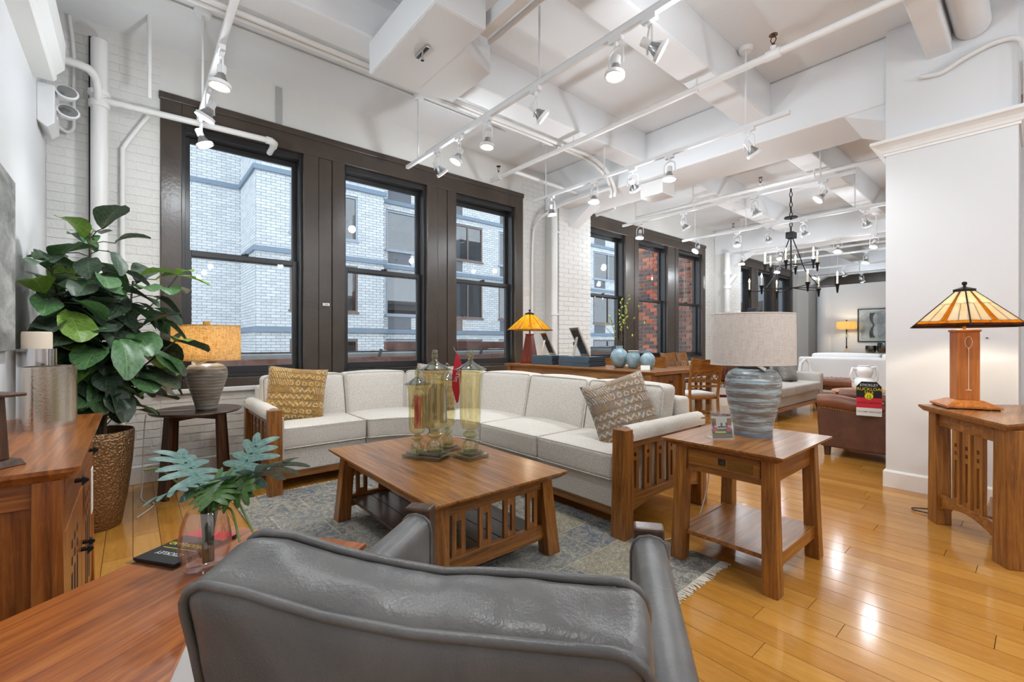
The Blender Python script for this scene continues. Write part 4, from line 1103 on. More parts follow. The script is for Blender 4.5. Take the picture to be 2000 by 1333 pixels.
# ------------------------------------------------------------------ end table with drawer
et = thing('end_table', 'oak end table with one drawer and a lower shelf beside the sofa arm', 'end table', (2.645, 1.07, 0))
hx, hy, zt = .375, .31, .68
obj('table_top', bev_top(MB(), -hx, hx, -hy, hy, zt-.036, zt), 'oak_X', et)
for sx in (-1, 1):
    for sy in (-1, 1):
        z0 = RUGZ if (sx, sy) == (-1, 1) else 0
        o = obj('leg', leg_flare(sx*(hx-.058), sy*(hy-.055), sx, sy, zt-.036-z0, .064, .074, .022), 'oak_Z', et, (0,0,z0), bev=.004)
dr = obj('drawer', MB().box(-hx+.066, -hx+.085, -hy+.125, hy-.125, .545, .632), 'oak_Y', et, bev=.003)
obj('knob', MB().frus((-.016,.016,-.016,.016), 0, (-.016,.016,-.016,.016), .008).frus((-.016,.016,-.016,.016), .008, (-.003,.003,-.003,.003), .022), 'pewter', dr, (-hx+.066, 0, .59), (0, R(-90), 0))
obj('price_sleeve', MB().box(-hx+.061, -hx+.0635, -.155, -.03, .555, .605), 'acrylic', dr)
obj('drawer_rail', MB().box(-hx+.07, -hx+.09, -hy+.12, hy-.12, .513, .543), 'oak_Y', et, bev=.002)
for sy in (-1, 1): obj('side_apron', MB().box(-hx+.12, hx-.12, sy*(hy-.085)-.01, sy*(hy-.085)+.01, .525, .642), 'oak_X', et, bev=.002)
obj('back_apron', MB().box(hx-.085, hx-.07, -hy+.12, hy-.12, .525, .642), 'oak_Y', et)
obj('shelf', MB().box(-hx+.07, hx-.07, -hy+.06, hy-.06, .155, .178), 'oak_X', et, bev=.002)
for sy in (-1, 1): obj('shelf_rail', MB().box(-hx+.1, hx-.06, sy*(hy-.07)-.013, sy*(hy-.07)+.013, .115, .182), 'oak_X', et, bev=.003)

# ------------------------------------------------------------------ angled console at the right
cn = thing('console_table', 'angular oak console table with slotted end panel in front of the column', 'console table', (4.0, .2, 0))
A, B, Cc, Dd = Vector((4.17,.55)), Vector((3.49,.115)), Vector((4.02,-.12)), Vector((4.70,.06))
rel = lambda p: (p[0]-4.0, p[1]-.2)
cen = (A+B+Cc+Dd)/4
P0 = [rel(p) for p in (A,B,Cc,Dd)]; P1 = [rel(cen+(p-cen)*.93) for p in (A,B,Cc,Dd)]
obj('table_top', MB().prism(P1, .742, .768, bevel=P0).prism(P0, .768, .78), 'oak_X', cn)
ab = (B-A).normalized(); nrm = Vector((ab.y, -ab.x)); nrm = -nrm if nrm.dot(cen-A) < 0 else nrm     # inward
def cleg(p, w0, w1):
    vs = []
    for z, w in ((0, w0), (.742, w1)):
        q = p
        for a, b in ((-.5,-.0),(.5,-.0),(.5,1.0),(-.5,1.0)): 
            t_ = q+ab*(a*w)+nrm*(b*.085); vs.append((t_.x-4.0, t_.y-.2, z))
    return MB().add(vs, [(3,2,1,0),(4,5,6,7),(0,1,5,4),(1,2,6,5),(2,3,7,6),(3,0,4,7)])
LA = A+ab*.085+nrm*.035; LB = B-ab*.11+nrm*.035
obj('leg', cleg(LA, .098, .075), 'oak_Z', cn, bev=.004); obj('leg', cleg(LB, .115, .095), 'oak_Z', cn, bev=.004)
obj('leg', cleg(LA+Vector((.36,-.36)), .09, .075), 'oak_Z', cn, bev=.004); obj('leg', cleg(LB+Vector((.40,-.17)), .11, .09), 'oak_Z', cn, bev=.004)
span = (LB-LA).length; 
fc = lambda a, d, z: Vector(((LA+ab*a+nrm*(.035+d)).x-4.0, (LA+ab*a+nrm*(.035+d)).y-.2, z))
def crail(zt, zb, rise, n_=14):
    pts = [(.03,zt),(.03,zb)]+[(.03+(span-.06)*i/n_, zb+rise*math.sin(math.pi*i/n_)) for i in range(1,n_)]+[(span-.03,zb),(span-.03,zt)]
    m_ = len(pts); return MB().add([fc(a,-.014,z) for a,z in pts]+[fc(a,.014,z) for a,z in pts], [tuple(range(m_)), tuple(range(m_,2*m_))]+[(i,(i+1)%m_,m_+(i+1)%m_,m_+i) for i in range(m_)])
obj('top_rail', crail(.742,.655,0), 'oak_X', cn, bev=.003); obj('arched_rail', crail(.20,.095,.065), 'oak_X', cn, bev=.003)
for k in range(3):
    obj('slat', slat(MB(), span*(.33+.165*k), .072, .20, .655, .022, [(.23,.47,.022),(.50,.525,.022),(.55,.575,.022)], fc), 'oak_Z', cn)
obj('stretcher', MB().box(-.05,.45,-.02,.02,.12,.16), 'oak_X', cn)

# ------------------------------------------------------------------ left cabinet
cb = thing('sideboard_cabinet', 'reddish oak cabinet with slotted doors against the left wall', 'cabinet', (-.32, 2.41, 0))
zt = .86; hy = .63
def rounded_rect(x0, x1, y0, y1, r, corners):
    pts = []
    for (cx_, cy_, a0, on) in ((x1-r,y1-r,0,corners[0]),(x0+r,y1-r,90,corners[1]),(x0+r,y0+r,180,corners[2]),(x1-r,y0+r,270,corners[3])):
        for k in range(6):
            a = R(a0+18*k)
            if on: pts.append((cx_+r*math.cos(a), cy_+r*math.sin(a)))
        if not on: pts.append({0:(x1,y1),90:(x0,y1),180:(x0,y0),270:(x1,y0)}[a0])
    return pts
T0 = rounded_rect(-.198, .205, -hy, hy, .02, (1,0,0,1)); T1 = rounded_rect(-.198, .19, -hy+.02, hy-.02, .02, (1,0,0,1))
obj('cabinet_top', MB().prism(T1, zt-.035, zt-.012, bevel=T0).prism(T0, zt-.012, zt), 'oak_red_Y', cb)
obj('body', MB().box(-.19, .15, -hy+.06, hy-.06, .06, zt-.035), 'oak_red_Z', cb)
for sy in (-1, 1):
    for sx, xx in ((-1, -.19), (1, .165)):
        x0, x1 = (xx, xx+.06) if sx < 0 else (xx-.06, xx)
        obj('corner_post', MB().frus((x0-.003*(sx>0), x1+.012*(sx>0), sy*(hy-.05)-.028, sy*(hy-.05)+.034), 0, (x0, x1, sy*(hy-.05)-.028, sy*(hy-.05)+.028), zt-.035), 'oak_red_Z', cb, bev=.003)
    obj('side_rail', MB().box(-.13, .105, sy*(hy-.055)-.012, sy*(hy-.055)+.012, zt-.11, zt-.035), 'oak_red_X', cb, bev=.002)
    obj('side_rail', MB().box(-.13, .105, sy*(hy-.055)-.012, sy*(hy-.055)+.012, .06, .14), 'oak_red_X', cb, bev=.002)
    obj('side_panel', MB().box(-.13, .105, sy*(hy-.065)-.006, sy*(hy-.065)+.006, .14, zt-.11), 'oak_red_Z', cb)
for k in range(2):
    y0, y1 = (-hy+.08, -.006) if k == 0 else (.006, hy-.08)
    d_ = obj('drawer', MB().box(.150, .168, y0, y1, .66, .815), 'oak_red_Y', cb, bev=.003)
    def knob(par, y, z): obj('knob', MB().tube([(0,0,0),(.02,0,0)], .006, 8).frus((-.014,.014,-.014,.014), .0, (-.014,.014,-.014,.014), .006), 'black_iron', par, (.168, y, z)); obj('knob_cap', MB().frus((-.016,.016,-.016,.016), 0, (-.003,.003,-.003,.003), .018), 'black_iron', par, (.186, y, z), (0, R(90), 0))
    knob(d_, (y0+y1)/2, .74)
    dd = MB()
    yc = (y0+y1)/2; w = y1-y0
    f = lambda a, d, z: Vector((.159+d, a, z))
    slat(dd, yc, w, .10, .655, .018, [], f)
    dor = obj('door', dd, 'oak_red_Z', cb, bev=.003)
    for q in (-.09, 0, .09):
        obj('slot', MB().box(.1675, .1695, yc+q-.012, yc+q+.012, .16, .46).box(.1675, .1695, yc+q-.012, yc+q+.012, .49, .515).box(.1675, .1695, yc+q-.012, yc+q+.012, .545, .57), 'dark_slot', dor)
    knob(dor, y1-.035 if k == 0 else y0+.035, .42)
o = obj('price_tag', MB().box(.19, .193, .06, .14, .52, .70), 'paper', cb, bev=.002)
obj('toe_rail', MB().box(.12, .15, -hy+.1, hy-.1, .03, .10), 'oak_red_Y', cb)

# ------------------------------------------------------------------ foreground side table
ft = thing('side_table', 'reddish wooden table in the left foreground beside the black leather chair', 'table', (.02, 1.40, 0), R(35))
# local +x = long axis away from the viewer; far edge at x=.34
fx, fy, zt = (.39, -.46), (.08, .255), .60
Lx0, Lx1, Ly0, Ly1 = -.46, .391, -.355, .208
obj('table_top', bev_top(MB(), Lx0, Lx1, Ly0, Ly1, zt-.03, zt, .015), 'maple_red_X', ft)
for x in (Lx0+.03, Lx1-.09):
    for y in (Ly0+.03, Ly1-.09): obj('leg', MB().frus((x-.006, x+.066, y-.006, y+.066), 0, (x, x+.06, y, y+.06), zt-.03), 'maple_red_Z', ft, bev=.004)
for y in (Ly0+.05, Ly1-.07): obj('apron', MB().box(Lx0+.09, Lx1-.09, y, y+.02, zt-.10, zt-.03), 'maple_red_X', ft)
for x in (Lx0+.05, Lx1-.07): obj('apron', MB().box(x, x+.02, Ly0+.09, Ly1-.09, zt-.10, zt-.03), 'maple_red_Y', ft)

# ------------------------------------------------------------------ black leather chair in the foreground
ch = thing('leather_chair', 'black leather chair with wooden arm posts seen from behind in the foreground', 'armchair', (.655, .84, RUGZ), R(-53))
CZ = .9
cbk = Vector((-.012, -.379, .590)); TL = Rm('X', 12)
def crumple(p, q):      # pressed-in top and soft wrinkles
    if q.z > .15: p = p + Vector((0, 0, -.014*math.exp(-((q.x-.02)/.15)**2)+.012*math.exp(-((q.x+.26)/.09)**2)))
    w = .004*noise.noise(Vector((q.x*9, q.y*14, q.z*5)))+.0025*noise.noise(Vector((q.x*26, q.y*20, q.z*9)))
    return p + Vector((0, -w, w*1.4))
bwarp = lambda p: crumple(cbk + TL @ (p-cbk), p-cbk)
bk = obj('back_cushion', MB().cushion(.335, .066, .275, .03, (.012,.026,.012), (34,10,20), warp=bwarp, c=cbk), 'leather_black', ch, smooth=60)
for yy in (-.060, .060):
    obj('piping', welt(.335, .275, yy, .0075, warp=bwarp, c=cbk, e=.045, axis='y'), 'leather_black', bk, smooth=80)
lean = lambda p: cbk + TL @ (p-cbk)
obj('outer_back', MB().cushion(.33, .03, .20, .02, (0,.01,0), (8,3,8), warp=lean, c=cbk+Vector((0,-.085,-.17))), 'leather_black', ch, smooth=60)
obj('seat_cushion', MB().cushion(.30, .31, .075, .035, (0,.01,.02), (12,12,3), c=(0, .12, .37)), 'leather_black', ch, smooth=60)
obj('seat_base', MB().box(-.33, .33, -.30, .40, .14, .295), 'leather_black', ch, bev=.015)
for sx in (-1, 1):
    pr = [(-.052,.20),(-.052,.56),(-.045,.59),(-.028,.606),(0,.612),(.028,.606),(.045,.59),(.052,.56),(.052,.20)]
    xs_ = sx*.385; vs = []; st = [(-.46,.0,.95), (-.40,.0,1), (-.1,.0,1), (.2,.0,1), (.405,.0,1)]
    for y, dz, sc in st:
        for a, z in pr: vs.append((xs_+a*sc, y, z+dz))
    n2 = len(pr); fs = [(i*n2+k, i*n2+k+1, (i+1)*n2+k+1, (i+1)*n2+k) for i in range(len(st)-1) for k in range(n2-1)]
    fs += [tuple(range(n2)), tuple((len(st)-1)*n2+k for k in range(n2))]+[(i*n2,(i+1)*n2,(i+1)*n2+n2-1,i*n2+n2-1) for i in range(len(st)-1)]
    am = obj('arm', MB().add(vs, fs), 'leather_black', ch, smooth=50)
    obj('piping', MB().tube([(xs_+a*1.02, .403, z) for a, z in pr], .006, 6), 'leather_black', am, smooth=80)
    obj('arm_post', MB().frus((xs_-.048, xs_+.048, .405, .475), 0, (xs_-.046, xs_+.046, .407, .468), .632), 'walnut_Z', ch, bev=.008)
    obj('rear_leg', MB().frus((xs_-.03, xs_+.03, -.50, -.43), 0, (xs_-.03, xs_+.03, -.44, -.38), .25), 'maple_red_Z', ch, bev=.004)
obj('front_rail', MB().box(-.34, .34, .40, .43, .12, .2), 'maple_red_X', ch, bev=.004)
# ------------------------------------------------------------------ lamps
def drum_shade(root, rx, ry, z0, z1, m, flare=1.0, rot=0):
    prof = [(1.0, z0), (1.0, (z0+z1)/2), (flare, z1)]
    mb = MB(); n = 48
    for rr, flip in ((1.0, 1), (.985, -1)):
        mb.shell([(r_*rr, z) for r_, z in prof], n, rx, ry)
    o = obj('lamp_shade', mb, m, root, smooth=60, rot=(0,0,rot))
    for z in (z0, z1):
        rim = [(rx*.993*(flare if z == z1 else 1)*math.cos(2*math.pi*k/n), ry*.993*(flare if z == z1 else 1)*math.sin(2*math.pi*k/n), z) for k in range(n)]
        obj('shade_rim', MB().tube(rim, .0035, 6, closed=True), m, o, smooth=60)
    sp = MB()
    for a in (0, 90): 
        c_, s_ = math.cos(R(a)), math.sin(R(a)); sp.tube([(rx*.97*c_*flare, ry*.97*s_*flare, z1-.01), (-rx*.97*c_*flare, -ry*.97*s_*flare, z1-.01)], .002, 5)
    obj('spider', sp, 'dark_metal', o)
    return o
def jar_lamp(label, loc, prof, m, foot_m, shade_m, rx, ry, z0, z1, rot, lit, capm='ceramic_cap'):
    t = thing('table_lamp', label, 'lamp', loc)
    obj('lamp_base', MB().lathe(prof, 48), m, t, smooth=50)
    r0 = prof[0][0]
    obj('foot_ring', MB().lathe([(r0*1.02, 0), (r0*1.03, .006), (r0*1.0, .028), (r0*.94, .03)], 40), foot_m, t, smooth=50)
    zt = prof[-1][1]; rt = prof[-1][0]
    obj('neck_cap', MB().lathe([(rt*1.02, zt-.004), (rt*1.05, zt+.008), (rt*.98, zt+.016), (.012, zt+.02), (.010, z1+.0)], 32), capm, t, smooth=40)
    obj('finial', MB().box(-.022, .022, -.022, .022, z1-.002, z1+.035), 'pewter' if not lit else 'brass', t, bev=.002)
    drum_shade(t, rx, ry, z0, z1, shade_m, .985, rot)
    if lit:
        obj('bulb', MB().ball((0,0,(z0+z1)/2), .03), 'bulb_small', t, smooth=80)
        light('POINT', 'bulb_light', t, (0,0,(z0+z1)/2+.01), LAMP_W*.62, (1,.93,.80), shadow_soft_size=.05)
    return t
bp = [(.098,.0),(.100,.03),(.104,.05),(.118,.12),(.133,.19),(.143,.25),(.147,.30),(.142,.335),(.126,.362),(.10,.378),(.082,.384)]
t = jar_lamp('grey-blue striped ceramic table lamp with grey linen shade on the oak end table', (2.735, 1.075, .68), bp, 'blue_stripe', 'slate_ledge', 'linen_grey', .235, .16, .405, .695, R(-40), False)
o = obj('price_tag', MB().obox((-.06,-.07,.395), (.085,.05,.002), Rm('X', 35) @ Rm('Z', 20)), 'paper', t)
lp = [(.072,.0),(.076,.03),(.086,.07),(.106,.14),(.128,.21),(.143,.265),(.148,.30),(.141,.335),(.12,.362),(.085,.378),(.062,.382)]
t = jar_lamp('taupe ribbed ceramic lamp with glowing linen shade on the round side table', (.455, 4.37, .66), lp, 'taupe_stripe', 'pewter', 'linen_warm', .245, .19, .405, .685, R(-30), True)
o = obj('price_tag', MB().obox((-.05,-.13,.40), (.08,.003,.04), Rm('Y', -28)), 'paper', t)
text('C149.00', .016, t, 'ink', (-.05,-.1325,.40), (R(90), R(-28), 0))

# round side table
rt = thing('round_table', 'round dark walnut side table with four tapering legs by the brick wall', 'side table', (.40, 4.48, 0))
obj('table_top', MB().lathe([(.27,.632),(.30,.638),(.315,.650),(.312,.660),(0,.660)], 56), 'walnut_X', rt, smooth=35)
for a in (215, 305, 35, 125):
    c_, s_ = math.cos(R(a)), math.sin(R(a)); M_ = Rm('Z', a)
    vs = []
    for z, r_, w, d in ((0, .275, .085, .035), (.632, .235, .06, .03)):
        for u_, v_ in ((-.5,-.5),(.5,-.5),(.5,.5),(-.5,.5)):
            p_ = M_ @ Vector((r_+u_*d, v_*w, z)); vs.append(p_)
    obj('leg', MB().add(vs, [(3,2,1,0),(4,5,6,7),(0,1,5,4),(1,2,6,5),(2,3,7,6),(3,0,4,7)]), 'walnut_Z', rt, bev=.004)
obj('crossbar', MB().obox((0,0,.61), (.46,.03,.04), Rm('Z', 35)).obox((0,0,.61), (.46,.03,.04), Rm('Z', 125)), 'walnut_X', rt)
o = obj('electric_cord', MB().tube([(.37,4.42,.666),(.24,4.45,.666),(.11,4.47,.665),(.075,4.46,.64),(.06,4.45,.4),(.055,4.46,.12),(.05,4.42,.012),(.12,4.25,.008),(.02,4.0,.008)], .004, 6, curve=6), 'cord_white', smooth=80)
tag(o, 'thin white cord hanging off the round side table to the floor', 'cord')

# leaded glass lamps
def leaded_lamp(label, loc, R1, Rt, H, zb, colm_, mats, rot, n=6):
    t = thing('leaded_glass_lamp', label, 'lamp', loc, rot)
    lead = MB()
    def pt(k, tt, f):    # corner k, height fraction tt (0 bottom), f along the side
        a0, a1 = 2*math.pi*k/n, 2*math.pi*(k+1)/n; r_ = R1+(Rt-R1)*tt
        p0 = Vector((math.cos(a0)*r_, math.sin(a0)*r_, zb+H*tt)); p1 = Vector((math.cos(a1)*r_, math.sin(a1)*r_, zb+H*tt)); return p0+(p1-p0)*f
    rows = [(0, .07, [(0,.25),(.25,.5),(.5,.75),(.75,1)], 'border'), (.07, .14, [(0,.4),(.4,.6),(.6,1)], 'band'), (.14, .62, [(0,.22),(.22,.44),(.44,.5),(.5,.56),(.56,.78),(.78,1)], 'field'), (.62, 1, [(0,.44),(.44,.5),(.5,.56),(.56,1)], 'field')]
    sh = obj('lamp_shade', MB().lathe([(Rt*1.1, zb+H-.004), (Rt*1.12, zb+H+.012), (Rt*.6, zb+H+.022), (.008, zb+H+.03)], 24), 'dark_metal', t, smooth=40)
    for k in range(n):
        for t0, t1, cuts, kind in rows:
            for ci, (f0, f1) in enumerate(cuts):
                m_ = mats[kind] if not (kind == 'field' and .43 < f0 < .57 and f1-f0 < .1) else mats['strip']
                q = [pt(k,t0,f0), pt(k,t0,f1), pt(k,t1,f1), pt(k,t1,f0)]
                nn = (q[1]-q[0]).cross(q[3]-q[0]).normalized()*.002
                obj('glass_piece', MB().add([p_+nn for p_ in q]+[p_-nn for p_ in q], [(0,1,2,3),(7,6,5,4),(0,4,5,1),(1,5,6,2),(2,6,7,3),(3,7,4,0)]), m_, sh)
                lead.tube([pt(k,t0,f1), pt(k,t1,f1)], .0022, 5); lead.tube([pt(k,t1,f0), pt(k,t1,f1)], .0022, 5)
            lead.tube([pt(k,0,0), pt(k,0,1)], .005, 5)
        lead.tube([pt(k,0,0), pt(k,1,0)], .004, 6)
    obj('lead_came', lead, 'dark_metal', sh)
    obj('finial', MB().lathe([(0,.0),(.012,.0),(.006,.01),(.014,.022),(.012,.034),(0,.04)], 14, (0,0,zb+H+.026)), 'dark_metal', t, smooth=50)
    obj('bulb', MB().ball((0,0,zb+H*.35), .032), 'bulb_small', t, smooth=80)
    light('POINT', 'bulb_light', t, (0,0,zb+H*.38), LAMP_W*3.4, (1,.88,.68), shadow_soft_size=.04)
    return t
t = leaded_lamp('cream leaded-glass lamp with square amber-wood column on the right console', (4.20, .325, .78), .30, .05, .235, .535, None,
    {'border': 'glass_dark', 'band': 'glass_amber', 'field': 'glass_cream', 'strip': 'glass_amber'}, R(10))
Mz = Rm('Z', 14)
def sqf(mb, w0, z0, w1, z1):
    vs = [Mz @ Vector((a*w0, b*w0, z0)) for a, b in ((-1,-1),(1,-1),(1,1),(-1,1))]+[Mz @ Vector((a*w1, b*w1, z1)) for a, b in ((-1,-1),(1,-1),(1,1),(-1,1))]
    return mb.add(vs, [(3,2,1,0),(4,5,6,7),(0,1,5,4),(1,2,6,5),(2,3,7,6),(3,0,4,7)])
obj('base_plate', sqf(sqf(MB(), .135, .008, .135, .022), .130, .022, .07, .055), 'amber_wood_X', t, bev=.002)
for a, b in ((-1,-1),(1,-1),(1,1),(-1,1)): obj('foot', MB().obox(Mz @ Vector((a*.11, b*.11, .004)), (.03,.03,.008), Mz), 'dark_metal', t)
cl = obj('column', sqf(MB(), .056, .055, .056, .50), 'amber_wood_Z', t, bev=.002)
obj('column_cap', sqf(MB(), .062, .50, .062, .515), 'amber_wood_X', t, bev=.002)
obj('socket_stem', MB().tube([(0,0,.51),(0,0,.79)], .008, 10), 'brass', t)
ff = lambda u, z: Mz @ Vector((-.0575, u, z))      # face towards the camera side
gg = lambda u, z: Mz @ Vector((u, -.0575, z))
for f_ in (ff,):
    obj('inlay', MB().tube([f_(0,.12), f_(0,.40)], .0022, 6).tube([f_(-.014,.12), f_(.014,.12)], .003, 6).tube([f_(0,.385), f_(-.014,.41), f_(-.018,.435), f_(-.012,.46), f_(0,.47), f_(.012,.46), f_(.018,.435), f_(.014,.41)], .0022, 6, closed=True), 'wax', cl)
t = leaded_lamp('yellow leaded-glass lamp with dark red tapered base on the buffet by the windows', (3.97, 4.33, .93), .30, .055, .21, .43, None,
    {'border': 'glass_amber', 'band': 'glass_yellow', 'field': 'glass_yellow', 'strip': 'glass_amber'}, R(20))
obj('lamp_base', MB().frus((-.095,.095,-.095,.095), 0, (-.095,.095,-.095,.095), .02).frus((-.085,.085,-.085,.085), .02, (-.04,.04,-.04,.04), .37).frus((-.045,.045,-.045,.045), .37, (-.045,.045,-.045,.045), .385), 'lamp_red_Z', t, bev=.003)
obj('socket_stem', MB().tube([(0,0,.38),(0,0,.66)], .008, 10), 'dark_metal', t)

# ------------------------------------------------------------------ glass jars on the coffee table
def glass_jar(label, loc, s_, rz):
    t = thing('lidded_glass_jar', label, 'glass jar', loc, rz, 'lidded glass jars')
    q = lambda P: [(r_*s_, z*s_) for r_, z in P]
    b = .082*s_; b2 = .062*s_
    obj('base_plate', MB().box(-b, b, -b, b, 0, .028*s_), 'jar_base', t, bev=.004*s_)
    obj('base_step', MB().box(-b2, b2, -b2, b2, .028*s_, .046*s_), 'jar_base', t, bev=.003*s_)
    obj('foot', MB().lathe(q([(.047,.046),(.053,.06),(.052,.085),(.046,.105),(.032,.118),(.026,.126),(.030,.134),(.044,.142),(.050,.152),(.044,.162),(.028,.17)]), 28), 'jar_foot', t, smooth=50)
    cup = [(.0,.172),(.024,.174),(.046,.186),(.060,.206),(.066,.232),(.067,.30),(.068,.42),(.072,.50),(.082,.545),(.090,.558),(.087,.558),(.079,.546),(.069,.50),(.065,.42),(.064,.30),(.063,.235),(.057,.21),(.044,.192),(.024,.181),(0,.179)]
    obj('cup', MB().shell(q(cup), 36), 'jar_amber', t, smooth=60)
    lid = [(.100,.560),(.101,.566),(.075,.577),(.045,.592),(.024,.607),(.016,.614)]
    ld = obj('lid', MB().shell(q(lid), 36).shell(q([(.0,.562),(.085,.561),(.1,.56)]), 36), 'lid_blue', t, smooth=50)
    obj('finial', MB().lathe(q([(.014,.612),(.017,.62),(.012,.628),(.021,.638),(.022,.65),(.014,.658),(.019,.664),(.020,.676),(.012,.685),(0,.688)]), 20), 'jar_foot', ld, smooth=50)
    return t
zt = .48
JARS = []
JARS.append(0); JARS[-1] = glass_jar('smallest lidded amber glass jar, at the left of the coffee table group', (1.385, 2.57, zt), .83, R(22))
JARS.append(0); JARS[-1] = glass_jar('tall lidded amber glass jar at the front centre with a dark footed base', (1.452, 2.468, zt), 1.0, R(28))
JARS.append(0); JARS[-1] = glass_jar('short lidded amber glass jar behind the tall ones with a green tint', (1.625, 2.60, zt), .86, R(12))
JARS.append(0); JARS[-1] = glass_jar('tall lidded amber glass jar standing apart on the right of the group', (1.632, 2.335, zt), 1.0, R(8))
def hung_card(jar, pts, m, off, z, rz, string):
    c_ = jar.location; a = jar.rotation_euler.z
    o = obj('hang_card', MB().prism(pts, -.001, .001, 'y'), m, jar)
    v = Rm('Z', -math.degrees(a)) @ Vector((off[0], off[1], 0)); o.location = (v.x, v.y, z); o.rotation_euler = (0, 0, rz-a)
    obj('string', MB().tube([(0,0,max(p[1] for p in pts)-.01), (-.02,-.02,string)], .0012, 5), 'cord_white', o); return o
clip = [(-.06,-.13),(.06,-.13),(.06,.09),(.03,.13),(-.03,.13),(-.06,.09)]
hung_card(JARS[1], clip, 'tag_grey', (.075,.09), .33, R(-40), .19)
hung_card(JARS[0], [(-.03,-.11),(.02,-.11),(.02,.11),(-.03,.11)], 'tag_red', (.055,.085), .27, R(-50), .17)
hung_card(JARS[0], [(-.03,-.11),(.05,-.11),(.05,.09),(.02,.11),(-.03,.11)], 'tag_grey', (.10,.06), .27, R(-32), .17)
o = hung_card(JARS[3], [(0,.17),(.03,.10),(.032,.0),(.012,-.16),(-.002,-.17),(-.03,-.07),(-.03,.02)], 'tag_red', (-.005,.15), .50, R(-40), .2)
text('SALE', .03, o, 'ink_white', (0, -.0018, .0), (R(90), R(-70), 0))

# photo card in acrylic stand on the end table
t = thing('card_stand', 'photo card of red furniture in a clear stand on the oak end table', 'card', (2.475, 1.135, .68), R(-38))
MXc = Rm('X', -12)
pc = obj('photo_card', MB().obox((0,0,.062), (.112,.004,.118), MXc), 'page_edge', t, (0,0,.002))
def pr(nm, u0, u1, v0, v1, m, d=.0005): return obj(nm, MB().obox(Vector((0,0,.062)) + MXc @ Vector(((u0+u1)/2, -.002-d, (v0+v1)/2)), ((u1-u0), .0004, (v1-v0)), MXc), m, pc)
pr('print_floor', -.056, .056, -.059, -.036, 'oak_X'); pr('print_rug', -.056, .056, -.036, -.008, 'leaf_deep'); pr('print_yellow_band', -.04, .02, -.03, -.022, 'tag_yellow', .0009)  # printed floor, green rug and its yellow band
pr('print_wall', -.056, .056, -.008, .059, 'wax'); pr('print_window', -.056, -.03, .01, .05, 'glass_amber', .0009); pr('print_window', .032, .056, .01, .05, 'glass_amber', .0009)
pr('print_table', -.022, .02, -.002, .006, 'tag_maroon', .0013); pr('print_vase', -.006, .004, .006, .024, 'tag_maroon', .0013)
for a in (-.04, .034): pr('print_chair', a-.012, a+.014, -.022, .002, 'tag_red', .0013); pr('print_chair_back', a-.012, a-.002, .002, .026, 'tag_maroon', .0013)
obj('acrylic_stand', MB().obox((0,-.006,.078), (.122,.003,.152), Rm('X', -12)).obox((0,.03,.002), (.122,.08,.003)), 'acrylic', t)
# ------------------------------------------------------------------ things on the left cabinet
def oval(n, rx, ry, z, rot=0, wav=0): 
    return [(rx*math.cos(2*math.pi*k/n)*(1+wav*math.cos(2*2*math.pi*k/n)), ry*math.sin(2*math.pi*k/n)) for k in range(n)]
def hollow(name, root, pts, inset, z0, z1, m, floor=.01, **kw):
    n = len(pts); inn = [(x*inset, y*inset) for x, y in pts]
    vs = [(x,y,z0) for x,y in pts]+[(x,y,z1) for x,y in pts]+[(x,y,z1) for x,y in inn]+[(x,y,z0+floor) for x,y in inn]
    fs = [tuple(range(n))[::-1], tuple(range(3*n,4*n))]
    for i in range(n):
        j = (i+1) % n
        for a in (0, n, 2*n): fs.append((a+i, a+j, a+n+j, a+n+i))
    return obj(name, MB().add(vs, fs), m, root, **kw)
t = thing('candle_holder', 'large oval brushed nickel candle holder on the left cabinet', 'candle holder', (-.265, 2.70, .86), R(62))
hollow('holder', t, oval(40, .115, .062, 0, wav=.05), .95, 0, .255, 'nickel', smooth=40)
t = thing('candle_holder', 'taller silvery glass candle holder behind the oval nickel one', 'candle holder', (-.33, 2.92, .86), R(10))
hollow('holder', t, oval(36, .064, .064, 0), .94, 0, .325, 'chrome', smooth=40)
t = thing('pillar_candle', 'thick ivory pillar candle in the taller silvery holder', 'candle', (-.33, 2.92, 1.0))
obj('wax', MB().lathe([(0,0),(.046,0),(.050,.004),(.050,.255),(.047,.262),(.02,.258),(0,.257)], 28), 'wax', t, smooth=40)
obj('wick', MB().tube([(0,0,.255),(.001,0,.268)], .0015, 5), 'ink', t)
t = thing('mantel_clock', 'small dark wooden mantel clock on the left cabinet', 'clock', (-.352, 1.95, .86), R(-52))
obj('clock_base', MB().frus((-.10,.10,-.07,.07), 0, (-.092,.092,-.062,.062), .02), 'walnut_X', t, bev=.003)
obj('clock_case', MB().frus((-.075,.075,-.045,.045), .02, (-.066,.066,-.04,.04), .20), 'walnut_Z', t, bev=.003)
obj('clock_roof', MB().box(-.10,.10,-.07,.07,.20,.21), 'walnut_X', t, bev=.003)
fc_ = obj('clock_face', MB().lathe([(0,0),(.044,0),(.046,.004),(.052,.006),(.056,.002),(.056,0)], 32), 'brass', t, (0,-.046,.12), (R(90),0,0), smooth=40)
obj('dial', MB().lathe([(0,.0045),(.041,.0045),(.043,.004)], 32), 'paper', fc_)
obj('hands', MB().tube([(0,0,.006),(.0,.03,.006)], .0016, 5).tube([(0,0,.006),(.02,-.006,.006)], .002, 5), 'ink', fc_)
obj('knob', MB().ball((.05,-.048,.04), .006), 'black_iron', t)

# ------------------------------------------------------------------ wall print at the left edge
t = thing('wall_print', 'grey misty canvas print on the left wall', 'artwork', (XL+.02, 3.14, 1.62))
obj('canvas', MB().box(-.018,.018,-.42,.42,-.45,.45), 'fog_print', t, bev=.002)

